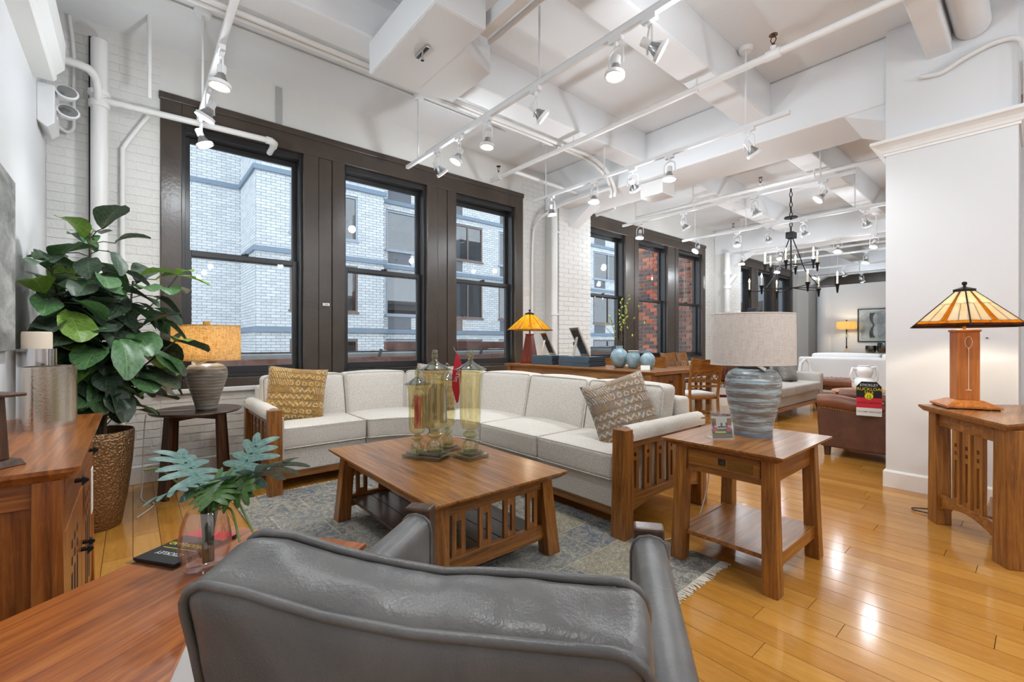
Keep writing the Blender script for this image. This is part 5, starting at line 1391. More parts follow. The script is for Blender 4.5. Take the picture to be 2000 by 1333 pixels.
# ------------------------------------------------------------------ fiddle-leaf fig in bronze planter
def leaf_mesh(w, curl, fold, seed, n=7, m_=4):
    rnd = random.Random(seed); vs = []; uv = []; fs = []
    for i in range(n+1):
        t_ = i/n
        half = w*(.03,.42,.66,.84,.96,1.0,.84,.30)[i]
        if i == 0: half = .012
        for j in range(-m_//2, m_//2+1):
            f = j/(m_/2)
            x = half*f; y = t_
            z = curl*(-(t_**2)*.45) + abs(f)*fold*half + .03*math.sin(9*t_+2.2*f+seed)*abs(f)
            vs.append((x, y, z)); uv.append((.5+f/2, t_))
    k = m_+1
    for i in range(n):
        for j in range(m_): a = i*k+j; fs.append((a, a+1, a+k+1, a+k))
    me = bpy.data.meshes.new('leaf'); me.from_pydata(vs, [], fs); ul = me.uv_layers.new(name='uv')
    for lp in me.loops: ul.data[lp.index].uv = uv[lp.vertex_index]
    me.shade_smooth(); return me
LM = {}
for mn in ('leaf_dark', 'leaf_mid', 'leaf_light'):
    LM[mn] = []
    for sd, (w, cu, fo) in enumerate(((.32,.9,.35), (.36,.5,.25), (.30,1.3,.45), (.34,.2,.5))):
        me = leaf_mesh(w, cu, fo, sd); me.materials.append(MT[mn]); LM[mn].append(me)
PX, PY = -.19, 4.0
fig = thing('potted_fig', 'tall fiddle-leaf fig in a hammered bronze planter in the left corner', 'potted plant', (PX, PY, 0))
obj('planter', MB().lathe([(0,.0),(.125,.0),(.135,.012),(.162,.18),(.188,.40),(.200,.57),(.200,.625),(.194,.632),(.186,.62),(.182,.56),(0,.56)], 48), 'hammered_bronze', fig, smooth=50)
obj('soil', MB().lathe([(.183,.56),(.1,.57),(0,.575)], 32), 'soil', fig, smooth=60)
rl = random.Random(21)
trunks = []
for k, (bx_, by_, tx, ty, tz) in enumerate([(.02,.0,.04,.06,1.95), (-.05,.03,-.17,-.10,1.72), (.06,-.04,.26,.10,1.65), (.0,.06,-.13,-.22,1.50), (-.02,-.06,.16,-.16,1.35)]):
    pts = []
    for i in range(9):
        t_ = i/8; wob = .02*math.sin(6*t_+k*2)
        pts.append(Vector((bx_+(tx-.06-bx_)*t_**1.4+wob, by_+(ty+.10-by_)*t_**1.3, .56+(tz-.56)*t_)))
    trunks.append(pts)
    obj('stem', MB().tube(pts, [.013*(1-.6*i/8) for i in range(9)], 8), 'bark', fig, smooth=60)
def put_leaf(p, az, el, ln, roll, mn):
    me = rl.choice(LM[mn])
    M_ = Matrix.Rotation(az-math.pi/2, 4, 'Z') @ Matrix.Rotation(el, 4, 'X') @ Matrix.Rotation(roll, 4, 'Y')
    vs = [M_ @ (v.co*ln) for v in me.vertices]; p = Vector(p)
    p.x += max(0, XL+.012-PX-(p.x+min(v.x for v in vs))); p.y -= max(0, p.y+max(v.y for v in vs)+PY-(YW-.03))
    o = obj('leaf', me, 0, fig, p); o.rotation_euler = M_.to_euler(); o.scale = (ln, ln, ln)
pet = MB()
cnt = 0
for k, pts in enumerate(trunks):
    N_ = (46, 44, 34, 34, 22)[k]
    for i in range(N_):
        t_ = .28+.72*(i+.5)/N_ if k < 4 else .35+.65*(i+.5)/N_
        a = t_*8; i0 = min(7, int(a)); p = pts[i0].lerp(pts[i0+1], a-i0)
        az = i*2.4+k*1.1+rl.uniform(-.3,.3)
        out = rl.uniform(.05, .19)*(1.2-.4*t_)
        d = Vector((math.cos(az), math.sin(az), 0))
        q = p+d*out+Vector((0,0,rl.uniform(.0,.05)))
        wx, wy = q.x+PX, q.y+PY
        if wx < XL+.10: q.x = XL+.10-PX+rl.uniform(0,.05)
        ln = rl.uniform(.19, .29)*(.9 if t_ > .9 else 1)
        el = rl.uniform(-.75, .35) if t_ < .9 else rl.uniform(.1, .9)
        # keep blades clear of the walls
        tipx = q.x+PX+math.cos(az)*ln*math.cos(el)
        if tipx < XL+.03: az = math.atan2(math.sin(az), abs(math.cos(az))*.25)
        if q.y+PY+math.sin(az)*ln*math.cos(el) > YW-.05: az = -az
        mn = 'leaf_light' if rl.random() < .08 else ('leaf_mid' if rl.random() < .42 else 'leaf_dark')
        put_leaf(q, az, el, ln, rl.uniform(-.35,.35), mn)
        pet.tube([p, p.lerp(q, .5)+Vector((0,0,.015)), q], .0035, 5); cnt += 1
# a reaching side branch towards the window
br = [Vector((.16,.08,1.35)), Vector((.28,.10,1.46)), Vector((.38,.10,1.60)), Vector((.44,.08,1.70))]
pet.tube(br, .005, 6)
for p_, az, el, ln, mn in ((br[3], 2.6, .5, .2, 'leaf_light'), (br[3], -.2, -.1, .2, 'leaf_light'), (br[2], .9, .0, .2, 'leaf_dark'), (br[2], -1.5, .1, .2, 'leaf_mid'), (br[1], -.5, -.2, .22, 'leaf_dark'), (br[3], -1.2, .6, .16, 'leaf_light'), (br[1], 2.2, .1, .2, 'leaf_dark')):
    put_leaf(p_, az, el, ln, .1, mn)
br2 = [Vector((.2,.02,1.0)), Vector((.32,.0,1.12)), Vector((.42,-.02,1.22))]
pet.tube(br2, .005, 6)
for p_, az, el, ln, mn in ((br2[2], .2, -.3, .22, 'leaf_dark'), (br2[2], 1.6, .3, .18, 'leaf_mid'), (br2[1], -.6, -.3, .22, 'leaf_dark'), (br2[1], 1.2, .1, .2, 'leaf_dark'), (br2[2], -1.2, .2, .18, 'leaf_light')):
    put_leaf(p_, az, el, ln, -.1, mn)
for k in range(30):      # low shoots above the planter rim
    a = rl.uniform(-1.9, 1.9)-.3; rr = rl.uniform(.03, .17); z_ = rl.uniform(.72, 1.12)
    p_ = Vector((math.cos(a)*rr+.03, math.sin(a)*rr, z_)); pet.tube([Vector((0,0,z_-.16)), p_*.5+Vector((0,0,z_*.5-.04)), p_], .0035, 5)
    put_leaf(p_, a+rl.uniform(-.5,.5), rl.uniform(-.5,.25), rl.uniform(.13,.20), rl.uniform(-.3,.3), 'leaf_dark' if rl.random() < .7 else 'leaf_mid')
obj('petioles', pet, 'stem_dark', fig, smooth=60)
o = obj('care_tag', MB().obox((.16,-.30,1.10), (.10,.002,.055), Rm('Y', 25)), 'paper', fig)

# ------------------------------------------------------------------ glass vase with philodendron on the foreground table
VX, VY, VZ = .150, 1.468, .60
t = thing('glass_vase', 'clear rounded glass vase on the foreground table', 'vase', (VX, VY, VZ))
obj('vessel', MB().shell([(0,.004),(.042,.004),(.050,.01),(.060,.05),(.062,.085),(.056,.125),(.046,.155),(.043,.163),(.040,.163),(.043,.155),(.053,.125),(.059,.085),(.057,.05),(.047,.014),(0,.012)], 40), 'vase_pink', t, smooth=60)
ph = thing('philodendron_stems', 'cut philodendron leaves and curly twigs standing in the glass vase', 'plant', (VX, VY, VZ))
def lobed(seed, n=6, w=.60):
    rnd = random.Random(seed); mb = MB(); uvs = []
    def petal(b, d, ln, wd, lift):
        d = d.normalized(); sd = Vector((-d.y, d.x, 0)); K = 7; o_ = len(mb.v)
        for i in range(K+1):
            t_ = i/K; h = wd*(1.15-.35*t_)*(1 if i < K-1 else (.8 if i < K else .25))
            bend = Vector((0,0,-lift*t_*t_))
            for f in (-1, 0, 1):
                p_ = b+d*ln*t_+sd*h*f+bend+Vector((0,0,.006 if f == 0 else 0)); mb.v.append(tuple(p_)); uvs.append((.5+f*.5, t_))
        for i in range(K):
            for j in range(2): a = o_+i*3+j; mb.f.append((a, a+1, a+4, a+3))
    petal(Vector((0,0,0)), Vector((0,1,0)), 1.0, .115, .18)
    for k in range(n):
        y = .06+.72*k/(n-1) if n > 1 else .3
        for s_ in (-1, 1):
            ang = R(118-80*k/(n-1)+rnd.uniform(-5,5))
            petal(Vector((0, y, 0)), Vector((s_*math.sin(ang), math.cos(ang), 0)), w*(.95-.42*abs(k/(n-1)-.35))*rnd.uniform(.9,1.08), .076, .10)
    me = bpy.data.meshes.new('leaf'); me.from_pydata(mb.v, [], mb.f); ul = me.uv_layers.new(name='uv')
    for lp in me.loops: ul.data[lp.index].uv = uvs[lp.vertex_index]
    me.shade_smooth(); return me
LB_ = {}
for mn, sd in (('leaf_blue', 1), ('leaf_blue', 4), ('leaf_deep', 2), ('leaf_deep', 7)):
    me = lobed(sd); me.materials.append(MT[mn]); LB_[(mn, sd)] = me
def fwd(px, up, dep): # helper: camera-right, up, depth offsets from vase axis
    return Vector((px*.7631+dep*.6463, -px*.6463+dep*.7631, up))
for (key, rgt, up, dep, az, el, roll, ln) in [
    (('leaf_blue',1), -.005, .225, .01, 2.05, .55, .1, .165), (('leaf_blue',4), .04, .225, .02, -.45, .30, -.55, .19), (('leaf_deep',2), .03, .235, -.01, -.95, -.12, .75, .12),
    (('leaf_deep',7), .03, .245, -.01, -1.7, -.22, .1, .12), (('leaf_blue',4), -.01, .24, -.02, -2.9, -.15, .3, .11), (('leaf_blue',1), .05, .22, .04, .7, .75, .1, .16)]:
    p_ = fwd(rgt, up, dep); o = obj('leaf', LB_[key], 0, ph, p_)
    o.rotation_euler = (Matrix.Rotation(az-math.pi/2, 4, 'Z') @ Matrix.Rotation(el, 4, 'X') @ Matrix.Rotation(roll, 4, 'Y')).to_euler(); o.scale = (ln,)*3
    obj('stem', MB().tube([Vector((rgt*.3, -.008, .02)), Vector((rgt*.3, -.004, .10)), p_*.5+Vector((0,0,.08)), p_], .005, 8), 'stem_dark', ph, smooth=60)
for k, (a, b, c_) in enumerate([(fwd(-.06,.22,0), fwd(-.12,.27,0), fwd(-.19,.26,.03)), (fwd(.06,.18,-.0), fwd(.10,.19,-.02), fwd(.17,.10,-.05)), (fwd(.05,.17,-.02), fwd(.09,.17,-.03), fwd(.13,.10,-.06))]):
    obj('twig', MB().tube([Vector((.01*k-.01,.01,.03)), Vector((.01,.01,.14)), a, b, c_], .003, 6, curve=5), 'stem_green', ph, smooth=60)
# brochures on the foreground table
t = thing('brochure', 'black brochure with yellow lettering lying upside down on the foreground table', 'brochure', (.125, 1.645, .60), R(35+90))
obj('cover', MB().box(-.075,.075,-.10,.10,.001,.010), 'tag_black', t, bev=.001)
text('TRUCKLOAD', .022, t, 'tag_yellow', (0,.0,.0104), (0,0,R(0)), ext=.0002)
text('STICKLEY', .022, t, 'ink_white', (0,.055,.0104), (0,0,R(0)), ext=.0002)
obj('underline', MB().box(-.06,.06,.025,.027,.010,.0106), 'tag_yellow', t)
obj('red_band', MB().box(-.075,.075,-.10,-.05,.010,.0105), 'tag_red', t)
obj('acrylic_sleeve', MB().box(-.085,.085,-.11,.115,0,.001), 'acrylic', t)
t = thing('grey_placard', 'grey card with handwriting lying on the foreground table edge', 'card', (.108, 1.10, .60), R(73))
obj('card', MB().box(-.13,.13,-.07,.03,0,.004), 'tag_grey', t)
obj('edge_strip', MB().box(-.13,.13,.03,.034,0,.005), 'maple_red_X', t)
text('86', .05, t, 'ink', (-.03,-.02,.0042), (0,0,R(-60)), ext=.0002)
# loose cords by the end table
o = obj('electric_cord', MB().tube([(2.80,1.36,.52),(2.79,1.37,.3),(2.74,1.40,.1),(2.66,1.42,.02),(2.5,1.46,.012),(2.36,1.52,.016),(2.30,1.55,.016),(2.33,1.58,.014),(2.5,1.52,.012)], .004, 6, curve=6), 'cord_white', smooth=80); tag(o, 'pale lamp cord with plug on the floor behind the end table', 'cord')
o = obj('electric_cord', MB().tube([(4.32,.25,.45),(4.30,.32,.2),(4.27,.42,.03),(4.26,.56,.012),(4.3,.6,.012),(4.36,.52,.012)], .004, 6, curve=6), 'cord_black', smooth=80); tag(o, 'thin black cord looping to the floor behind the console table', 'cord')
# ------------------------------------------------------------------ buffet behind the sofa
bf = thing('buffet', 'long oak buffet seen from behind between the sofa and windows', 'buffet', (4.0, 3.40, 0))
obj('buffet_top', bev_top(MB(), -.32, .34, -1.10, 1.10, .895, .93, .02), 'oak_Y', bf)
obj('back_panel', MB().box(-.285, -.27, -1.0, 1.0, .12, .895), 'oak_Y', bf)
obj('body', MB().box(-.27, .28, -1.0, 1.0, .1, .895), 'walnut_Z', bf)
for sx in (-1, 1):
    for sy in (-1, 1): obj('corner_post', MB().frus((sx*.28-.035, sx*.28+.035, sy*1.02-.035, sy*1.02+.035), 0, (sx*.28-.03, sx*.28+.03, sy*1.02-.03, sy*1.02+.03), .895), 'oak_Z', bf, bev=.004)
obj('end_panel', MB().box(-.25,.25,-1.025,-1.0,.15,.88), 'oak_Z', bf)
for q in (.05, .09): obj('end_slot', MB().box(q, q+.022, -1.028, -1.025, .80, .825), 'dark_slot', bf)

def book_stack(label, loc, w, d, n, h, rz=0, m='book_slate'):
    for k in range(n):
        t = thing('slate_box', '%s, %s from the top' % (label, ORD[n-1-k]), 'book', (loc[0]+random.uniform(-.004,.004), loc[1]+random.uniform(-.004,.004), loc[2]+k*h), rz+random.uniform(-.015,.015), 'slate-blue books on the buffet')
        obj('cover', MB().box(-w/2,w/2,-d/2,d/2,0,h*.16).box(-w/2,w/2,-d/2,d/2,h*.80,h*.96).box(w/2-.006,w/2,-d/2,d/2,h*.16,h*.8).box(-w/2,-w/2+.004,-d/2,d/2,h*.16,h*.8), m, t)
        obj('pages', MB().box(-w/2+.004,w/2-.006,-d/2+.004,d/2-.004,h*.16,h*.80), 'book_dark', t)
book_stack('slate-blue book in the stack beside the yellow lamp', (4.0, 3.98, .93), .30, .36, 5, .022)
book_stack('slate-blue book in the stack beside the blue vases', (4.0, 3.46, .93), .30, .46, 5, .022)
for i, (y, w, h, lb) in enumerate([(3.95, .24, .30, 'smaller photo frame seen from behind on the stack beside the lamp'), (3.42, .28, .36, 'larger photo frame seen from behind on the stack beside the vases')]):
    t = thing('photo_frame', lb, 'photo frame', (4.02, y, 1.046), R(62), 'photo frames seen from behind')
    Mx = Rm('X', -24)
    obj('frame', MB().obox(Mx @ Vector((-w/2+.015,0,h/2)), (.03,.016,h), Mx).obox(Mx @ Vector((w/2-.015,0,h/2)), (.03,.016,h), Mx).obox(Mx @ Vector((0,0,.015)), (w-.06,.016,.03), Mx).obox(Mx @ Vector((0,0,h-.015)), (w-.06,.016,.03), Mx), 'nickel', t)
    obj('backing', MB().obox(Mx @ Vector((0,-.002,h/2)), (w-.05,.006,h-.05), Mx), 'book_dark', t)
    obj('easel_leg', MB().obox(Vector((0,.13,h*.30)), (.07,.004,h*.64), Rm('X', 12)), 'tag_grey', t)
t = thing('price_card', 'white price card with maroon header standing by the larger photo frame', 'price tag', (4.1, 3.62, 1.04), R(-58))
obj('card', MB().box(-.05,.05,-.001,.001,0,.17), 'paper', t); obj('header', MB().box(-.05,.05,-.003,-.001,.13,.17), 'tag_maroon', t)
VP = [[(.03,0),(.055,.01),(.085,.06),(.095,.11),(.088,.155),(.06,.19),(.038,.205),(.034,.22),(.040,.235),(.034,.235),(.028,.21),(0,.2)],
      [(.035,0),(.05,.01),(.066,.06),(.070,.11),(.066,.145),(.052,.165),(.05,.178),(.058,.185),(.052,.185),(.04,.16),(0,.15)],
      [(.03,0),(.05,.008),(.070,.05),(.076,.09),(.068,.13),(.045,.155),(.03,.165),(.026,.18),(.032,.19),(.026,.19),(.02,.165),(0,.16)]]
for k, (x, y, lb) in enumerate([(4.05, 2.97, 'largest mottled blue ceramic vase holding budding branches on the buffet'), (4.05, 2.79, 'middle blue ceramic vase with a pale rim on the buffet'), (4.07, 2.63, 'rightmost small blue ceramic vase on the buffet')]):
    t = thing('ceramic_vase', lb, 'vase', (x, y, .93), 0, 'blue ceramic vases')
    obj('body', MB().lathe(VP[k], 28), 'aqua_ceramic', t, smooth=60)
    obj('rim', MB().tube([(math.cos(a*.3927)*(.036,.054,.029)[k], math.sin(a*.3927)*(.036,.054,.029)[k], (.235,.185,.19)[k]) for a in range(16)], .004, 6, closed=True), ('slate_ledge','wax','slate_ledge')[k], t)
t = thing('budding_branches', 'budding yellow-green branches standing in the largest blue vase', 'branches', (4.05, 2.97, 1.08))
rb = random.Random(4)
for k, (dx, dz, n_) in enumerate([(.10,.62,9),(.02,.58,8),(-.10,.40,5),(.22,.50,3),(.28,.32,2),(-.16,.30,2),(.06,.45,6)]):
    e = Vector((dx*.7631, -dx*.6463, dz)); pts = [Vector((0,0,0)), Vector((0,0,.12))+e*.08, e*.5+Vector((rb.uniform(-.03,.03), rb.uniform(-.03,.03), .03)), e]
    obj('twig', MB().tube(pts, [.004,.0035,.003,.0015], 5), 'twig', t, smooth=60)
    for j in range(n_):
        f = .45+.55*j/max(1,n_-1); p_ = pts[2].lerp(pts[3], max(0,(f-.5)*2)) if f > .5 else pts[1].lerp(pts[2], f*2)
        obj('bud', MB().lathe([(0,0),(.009,.012),(.008,.026),(0,.04)], 6), 'bud_green', t, p_, (rb.uniform(-.9,.9), rb.uniform(-.9,.9), 0), smooth=70)
t = thing('price_card', 'small folded price card beside the blue vases', 'price tag', (3.92, 2.56, .93), R(-50))
obj('card', MB().obox((0,0,.022), (.09,.002,.05), Rm('X', -30)).obox((0,.027,.022), (.09,.002,.05), Rm('X', 30)), 'paper', t)

# ------------------------------------------------------------------ dining set
def dining_chair():
    t = thing('dining_chair', 'x', 'chair', (0,0,0), 0, 'dining chairs')
    obj('seat', MB().cushion(.225, .22, .022, .018, (0,0,.008), (8,8,2), c=(0,.02,.455)), 'oak_X', t, smooth=50)
    obj('seat_pad', MB().cushion(.20, .20, .022, .018, (0,0,.012), (8,8,2), c=(0,.02,.495)), 'boucle', t, smooth=50)
    for sx in (-1, 1):
        obj('front_leg', MB().frus((sx*.2-.02, sx*.2+.02, .19, .23), 0, (sx*.2-.02, sx*.2+.02, .185, .225), .44), 'oak_Z', t)
        obj('rear_leg', MB().tube([(sx*.205,-.27,0),(sx*.205,-.22,.25),(sx*.205,-.205,.47),(sx*.215,-.23,.7),(sx*.22,-.30,.99)], .019, 8), 'oak_Z', t, smooth=50)
        obj('side_stretcher', MB().box(sx*.2-.012, sx*.2+.012, -.21, .2, .20, .235), 'oak_Y', t)
    obj('front_stretcher', MB().box(-.19,.19,-.02,.004,.205,.23), 'oak_X', t)
    def curved(z0, z1, y0, y1, dip):
        n_ = 10; vs = []
        for i in range(n_+1):
            u = -1+2*i/n_; x = u*.215; b = -.035*(1-u*u)
            for z, y in ((z0, y0), (z1, y1)):
                top = dip*(1-u*u) if z == z1 else 0
                vs += [(x, y+b-.011, z-top), (x, y+b+.011, z-top)]
        fs = []
        for i in range(n_):
            a = i*4; c_ = a+4
            fs += [(a,c_,c_+2,a+2), (a+1,a+3,c_+3,c_+1), (a,a+1,c_+1,c_), (a+2,c_+2,c_+3,a+3)]
        fs += [(0,2,3,1), (n_*4,n_*4+1,n_*4+3,n_*4+2)]
        return MB().add(vs, fs)
    obj('crest_panel', curved(.80, .995, -.255, -.305, .02), 'oak_X', t, smooth=40)
    obj('back_rail', curved(.67, .705, -.225, -.23, 0), 'oak_X', t, smooth=40)
    obj('back_rail', curved(.60, .63, -.215, -.22, 0), 'oak_X', t, smooth=40)
    for k in range(5):
        x0 = -.19+k*.076
        for s_ in (0, 1):
            xa, xb = (x0, x0+.076) if s_ == 0 else (x0+.076, x0)
            f = lambda x: -.035*(1-(x/.215)**2)
            obj('lattice_bar', MB().tube([(xa, -.232+f(xa), .70), (xb, -.258+f(xb), .805)], .008, 6), 'oak_Z', t, smooth=60)
    return t
c0 = dining_chair()
for k, (x, y, rz, lb) in enumerate([(5.95, 3.10, -30, 'oak dining chair with lattice back nearest the striped lamp'), (6.06, 3.82, -68, 'oak dining chair at the end of the dining table behind the blue vases'),
        (8.12, 4.52, 176, 'oak dining chair by the window, left of the far pair'), (8.68, 4.52, 184, 'oak dining chair by the window, right of the far pair'), (5.42, 4.12, -80, 'oak dining chair behind the books on the buffet')]):
    c = c0 if k == 0 else copy_tree(c0)
    c.location = (x, y, 0); c.rotation_euler = (0,0,R(rz)); c['label'] = lb
t = thing('dining_table', 'oak dining table behind the buffet', 'table', (7.5, 3.88, 0))
obj('table_top', bev_top(MB(), -1.1, 1.1, -.34, .36, .725, .76, .02), 'oak_X', t)
for sx in (-1, 1):
    for sy in (-1, 1): obj('leg', MB().box(sx*1.0-.04, sx*1.0+.04, sy*.27-.04, sy*.27+.04, 0, .725), 'oak_Z', t)
for sy in (-1, 1): obj('apron', MB().box(-.97,.97,sy*.27-.012,sy*.27+.012,.64,.725), 'oak_X', t)

# small side table with ribbed wooden vase
t = thing('pedestal_table', 'small oak pedestal table behind the striped lamp', 'side table', (6.95, 3.09, 0))
obj('table_top', MB().lathe([(.24,.575),(.27,.585),(.275,.598),(0,.6)], 32), 'oak_X', t, smooth=35)
obj('post', MB().lathe([(.05,.05),(.03,.2),(.025,.4),(.05,.575)], 16), 'oak_Z', t, smooth=50)
for a in (0, 120, 240): 
    M_ = Rm('Z', a+50); obj('curved_leg', MB().tube([M_ @ Vector((.02,0,.2)), M_ @ Vector((.12,0,.15)), M_ @ Vector((.2,0,.04)), M_ @ Vector((.25,0,.015))], .02, 8), 'oak_X', t, smooth=60)
t2 = thing('ribbed_vase', 'dark ribbed wooden vase on the small pedestal table', 'vase', (6.95, 3.09, .60))
mb = MB(); n_ = 36; prof = [(.09,0),(.13,.03),(.15,.10),(.152,.20),(.145,.29)]
vs = []; fs = []
for i in range(n_):
    a = 2*math.pi*i/n_; rr = 1 if i % 2 else .95
    for r_, z in prof: vs.append((r_*rr*math.cos(a), r_*rr*math.sin(a), z))
for i in range(n_):
    j = (i+1) % n_
    for k in range(4): fs.append((i*5+k, j*5+k, j*5+k+1, i*5+k+1))
fs += [tuple(i*5 for i in range(n_))[::-1], tuple(i*5+4 for i in range(n_))]
obj('body', mb.add(vs, fs), 'dark_bowl_Z', t2)
t = thing('hang_tag', 'grey clipped hang tag with price label below the small pedestal table', 'price tag', (6.54, 2.98, .18), R(-48))
obj('card', MB().prism([(-.13,0),(.09,-.02),(.13,.04),(.13,.36),(-.13,.36)], -.002, .002, 'y'), 'linen_grey', t)
obj('price_label', MB().box(-.05,.06,-.004,-.002,.10,.26), 'paper', t); obj('label_header', MB().box(-.05,.06,-.005,-.004,.22,.26), 'tag_maroon', t)
obj('string', MB().tube([(0,0,.36),(0,.01,.40),(.02,.1,.41)], .002, 5), 'cord_white', t)

# ------------------------------------------------------------------ grey sofa
gs = thing('grey_sofa', 'light grey upholstered sofa with wooden base in the middle of the showroom', 'sofa', (8.38, 2.95, 0))
obj('base', MB().box(-1.05, 1.05, -.40, .40, .20, .36), 'sofa_grey', gs, bev=.012)
obj('base_rail', MB().box(-1.06, 1.06, -.42, .42, .14, .20), 'oak_X', gs, bev=.004)
for sx in (-1, 1):
    for sy in (-1, 1): obj('leg', MB().frus((sx*1.0-.02, sx*1.0+.02, sy*.37-.02, sy*.37+.02), 0, (sx*.99-.03, sx*.99+.03, sy*.36-.03, sy*.36+.03), .14), 'oak_Z', gs)
    obj('arm', MB().cushion(.09, .43, .23, .05, (.01,0,0), (4,10,6), c=(sx*1.0, -.0, .43), warp=lambda p, sx=sx: Vector((p.x+sx*max(0,p.z-.4)*.2, p.y, p.z))), 'sofa_grey', gs, smooth=60)
obj('back', MB().cushion(.95, .10, .27, .06, (0,.01,.01), (12,3,6), c=(0, .33, .58)), 'sofa_grey', gs, smooth=60)
for k in range(3):
    obj('seat_cushion', MB().cushion(.30, .33, .075, .03, (0,0,.02), (8,8,3), c=(-.605+k*.605, -.11, .43)), 'sofa_grey', gs, smooth=60)
    obj('back_cushion', MB().cushion(.30, .08, .18, .04, (0,.03,.01), (8,3,8), c=(-.605+k*.605, .19, .67)), 'sofa_grey', gs, smooth=60)
pillow('dark grey velvet throw pillow on the right end of the grey sofa', (8.72, 2.86, .72), (-20, 6, -10), .42, 'pillow_grey')
pillow('mid grey throw pillow tucked behind the velvet one on the grey sofa', (8.98, 2.93, .70), (-20, -6, -4), .38, 'sofa_grey')

# ------------------------------------------------------------------ brown leather armchair with sale tag
ac = thing('leather_armchair', 'brown leather club armchair with nailhead trim beside the right column', 'armchair', (6.06, 1.12, 0))
sidep = [(.40,.10),(.42,.14),(.44,.52),(.36,.56),(-.02,.49),(-.12,.52),(-.30,.70),(-.42,.80),(-.46,.62),(-.42,.14),(-.36,.10)]
for sx in (-1, 1):
    o = obj('side_panel', MB().prism(sidep, sx*.40-.05, sx*.40+.05, 'x'), 'leather_brown', ac, bev=.02)
    pth = [(sx*.40, .43, .575), (sx*.40, .28, .58), (sx*.40, .08, .55), (sx*.40, -.06, .535), (sx*.40, -.14, .56)]
    obj('arm_roll', MB().tube(pth, [.072,.078,.076,.07,.05], 14), 'leather_tan', ac, smooth=60)
    if sx < 0:
        for k in range(26):
            f = k/25; y = .40-f*.50; z = .515-.03*math.sin(math.pi*f)*0-.04*min(1, f*1.1)
            obj('nailhead', MB().ball((sx*.455, y, z), .007, 6), 'brass', ac)
obj('back', MB().cushion(.43, .11, .34, .06, (0,.02,.015), (10,4,10), c=(0,-.36,.58), warp=lambda p: Vector((p.x, p.y-(p.z-.4)*.15, p.z))), 'leather_brown', ac, smooth=60)
obj('seat_cushion', MB().cushion(.33, .33, .08, .04, (0,.01,.02), (8,8,3), c=(0,.10,.40)), 'leather_brown', ac, smooth=60)
obj('seat_base', MB().box(-.36,.36,-.35,.40,.12,.33), 'leather_brown', ac, bev=.02)
for sx in (-1, 1):
    for sy in (-1, 1): obj('leg', MB().frus((sx*.36-.022, sx*.36+.022, sy*.36-.022, sy*.36+.022), 0, (sx*.36-.03, sx*.36+.03, sy*.36-.03, sy*.36+.03), .12), 'walnut_Z', ac)
t = thing('sale_tag', 'black, red and white truckload sale tag hung on the brown leather armchair', 'sale tag', (5.575, 1.10, .645), R(-75))
obj('card', MB().prism([(-.10,-.17),(.10,-.17),(.10,.12),(.06,.17),(-.06,.17),(-.10,.12)], -.0015, .0015, 'y'), 'tag_black', t)
obj('red_band', MB().box(-.10,.10,-.0025,-.0015,-.09,.01), 'tag_red', t); obj('white_band', MB().box(-.10,.10,-.0025,-.0015,-.17,-.09), 'paper', t)
obj('yellow_badge', MB().lathe([(0,0),(.034,0),(.034,.001)], 20), 'tag_yellow', t, (0,-.0015,.025), (R(90),0,0))
for s_, sz, zz, mm in (('STICKLEY', .034, .135, 'ink_white'), ('TRUCKLOAD', .040, .095, 'tag_yellow'), ('SALE', .034, .062, 'tag_yellow'), ('15', .04, .025, 'tag_black'), ('CHAIR, 2 REMAIN', .024, -.04, 'ink'), ('WAS 4699  NOW 2299', .019, -.13, 'ink')):
    text(s_, sz, t, mm, (0, -.003, zz), (R(90),0,0))

# coffee table with white jug, tufted bench
t = thing('oval_coffee_table', 'oval wooden coffee table beyond the brown armchair', 'coffee table', (8.62, 1.82, 0))
obj('table_top', MB().lathe([(.93,.43),(1.0,.445),(1.0,.45),(0,.45)], 40, sx=.56, sy=.34), 'maple_red_X', t, smooth=30)
for sx in (-1, 1):
    for sy in (-1, 1): obj('leg', MB().frus((sx*.36-.02,sx*.36+.02,sy*.2-.02,sy*.2+.02), 0, (sx*.35-.025,sx*.35+.025,sy*.19-.025,sy*.19+.025), .43), 'maple_red_Z', t)
obj('apron', MB().box(-.36,.36,-.2,.2,.37,.43), 'maple_red_X', t)
t = thing('white_jug', 'large white ceramic jug with looped handles on the oval coffee table', 'jug', (8.42, 1.72, .45), R(-48))
obj('body', MB().lathe([(.06,0),(.12,.02),(.15,.08),(.15,.14),(.12,.19),(.085,.22),(.10,.26),(.115,.31),(.10,.36),(.075,.385),(.085,.40),(.07,.395),(.06,.37),(0,.36)], 28), 'white_ceramic', t, smooth=60)
for s_, hh in ((1, .38), (-1, .36)): obj('handle', MB().tube([(s_*.09,0,hh-.02),(s_*.16,0,hh-.0),(s_*.185,0,hh-.10),(s_*.17,0,.18),(s_*.12,0,.14)], .02, 8), 'white_ceramic', t, smooth=60)
t = thing('tufted_bench', 'brown tufted leather bench beyond the grey sofa', 'bench', (10.4, 2.52, 0))
mb = MB().cushion(.26, .40, .075, .05, (0,0,.02), (8,10,3), c=(0,0,.42)); obj('cushion', mb, 'leather_tan', t, smooth=60)
for i in range(3):
    for j in range(5): obj('button', MB().ball((-.15+i*.15, -.3+j*.15, .508), .014, 8, .5), 'leather_brown', t)
obj('frame', MB().box(-.25,.25,-.38,.38,.28,.35), 'walnut_Y', t)
for sx in (-1, 1):
    for sy in (-1, 1): obj('leg', MB().box(sx*.22-.02, sx*.22+.02, sy*.34-.02, sy*.34+.02, 0, .28), 'walnut_Z', t)

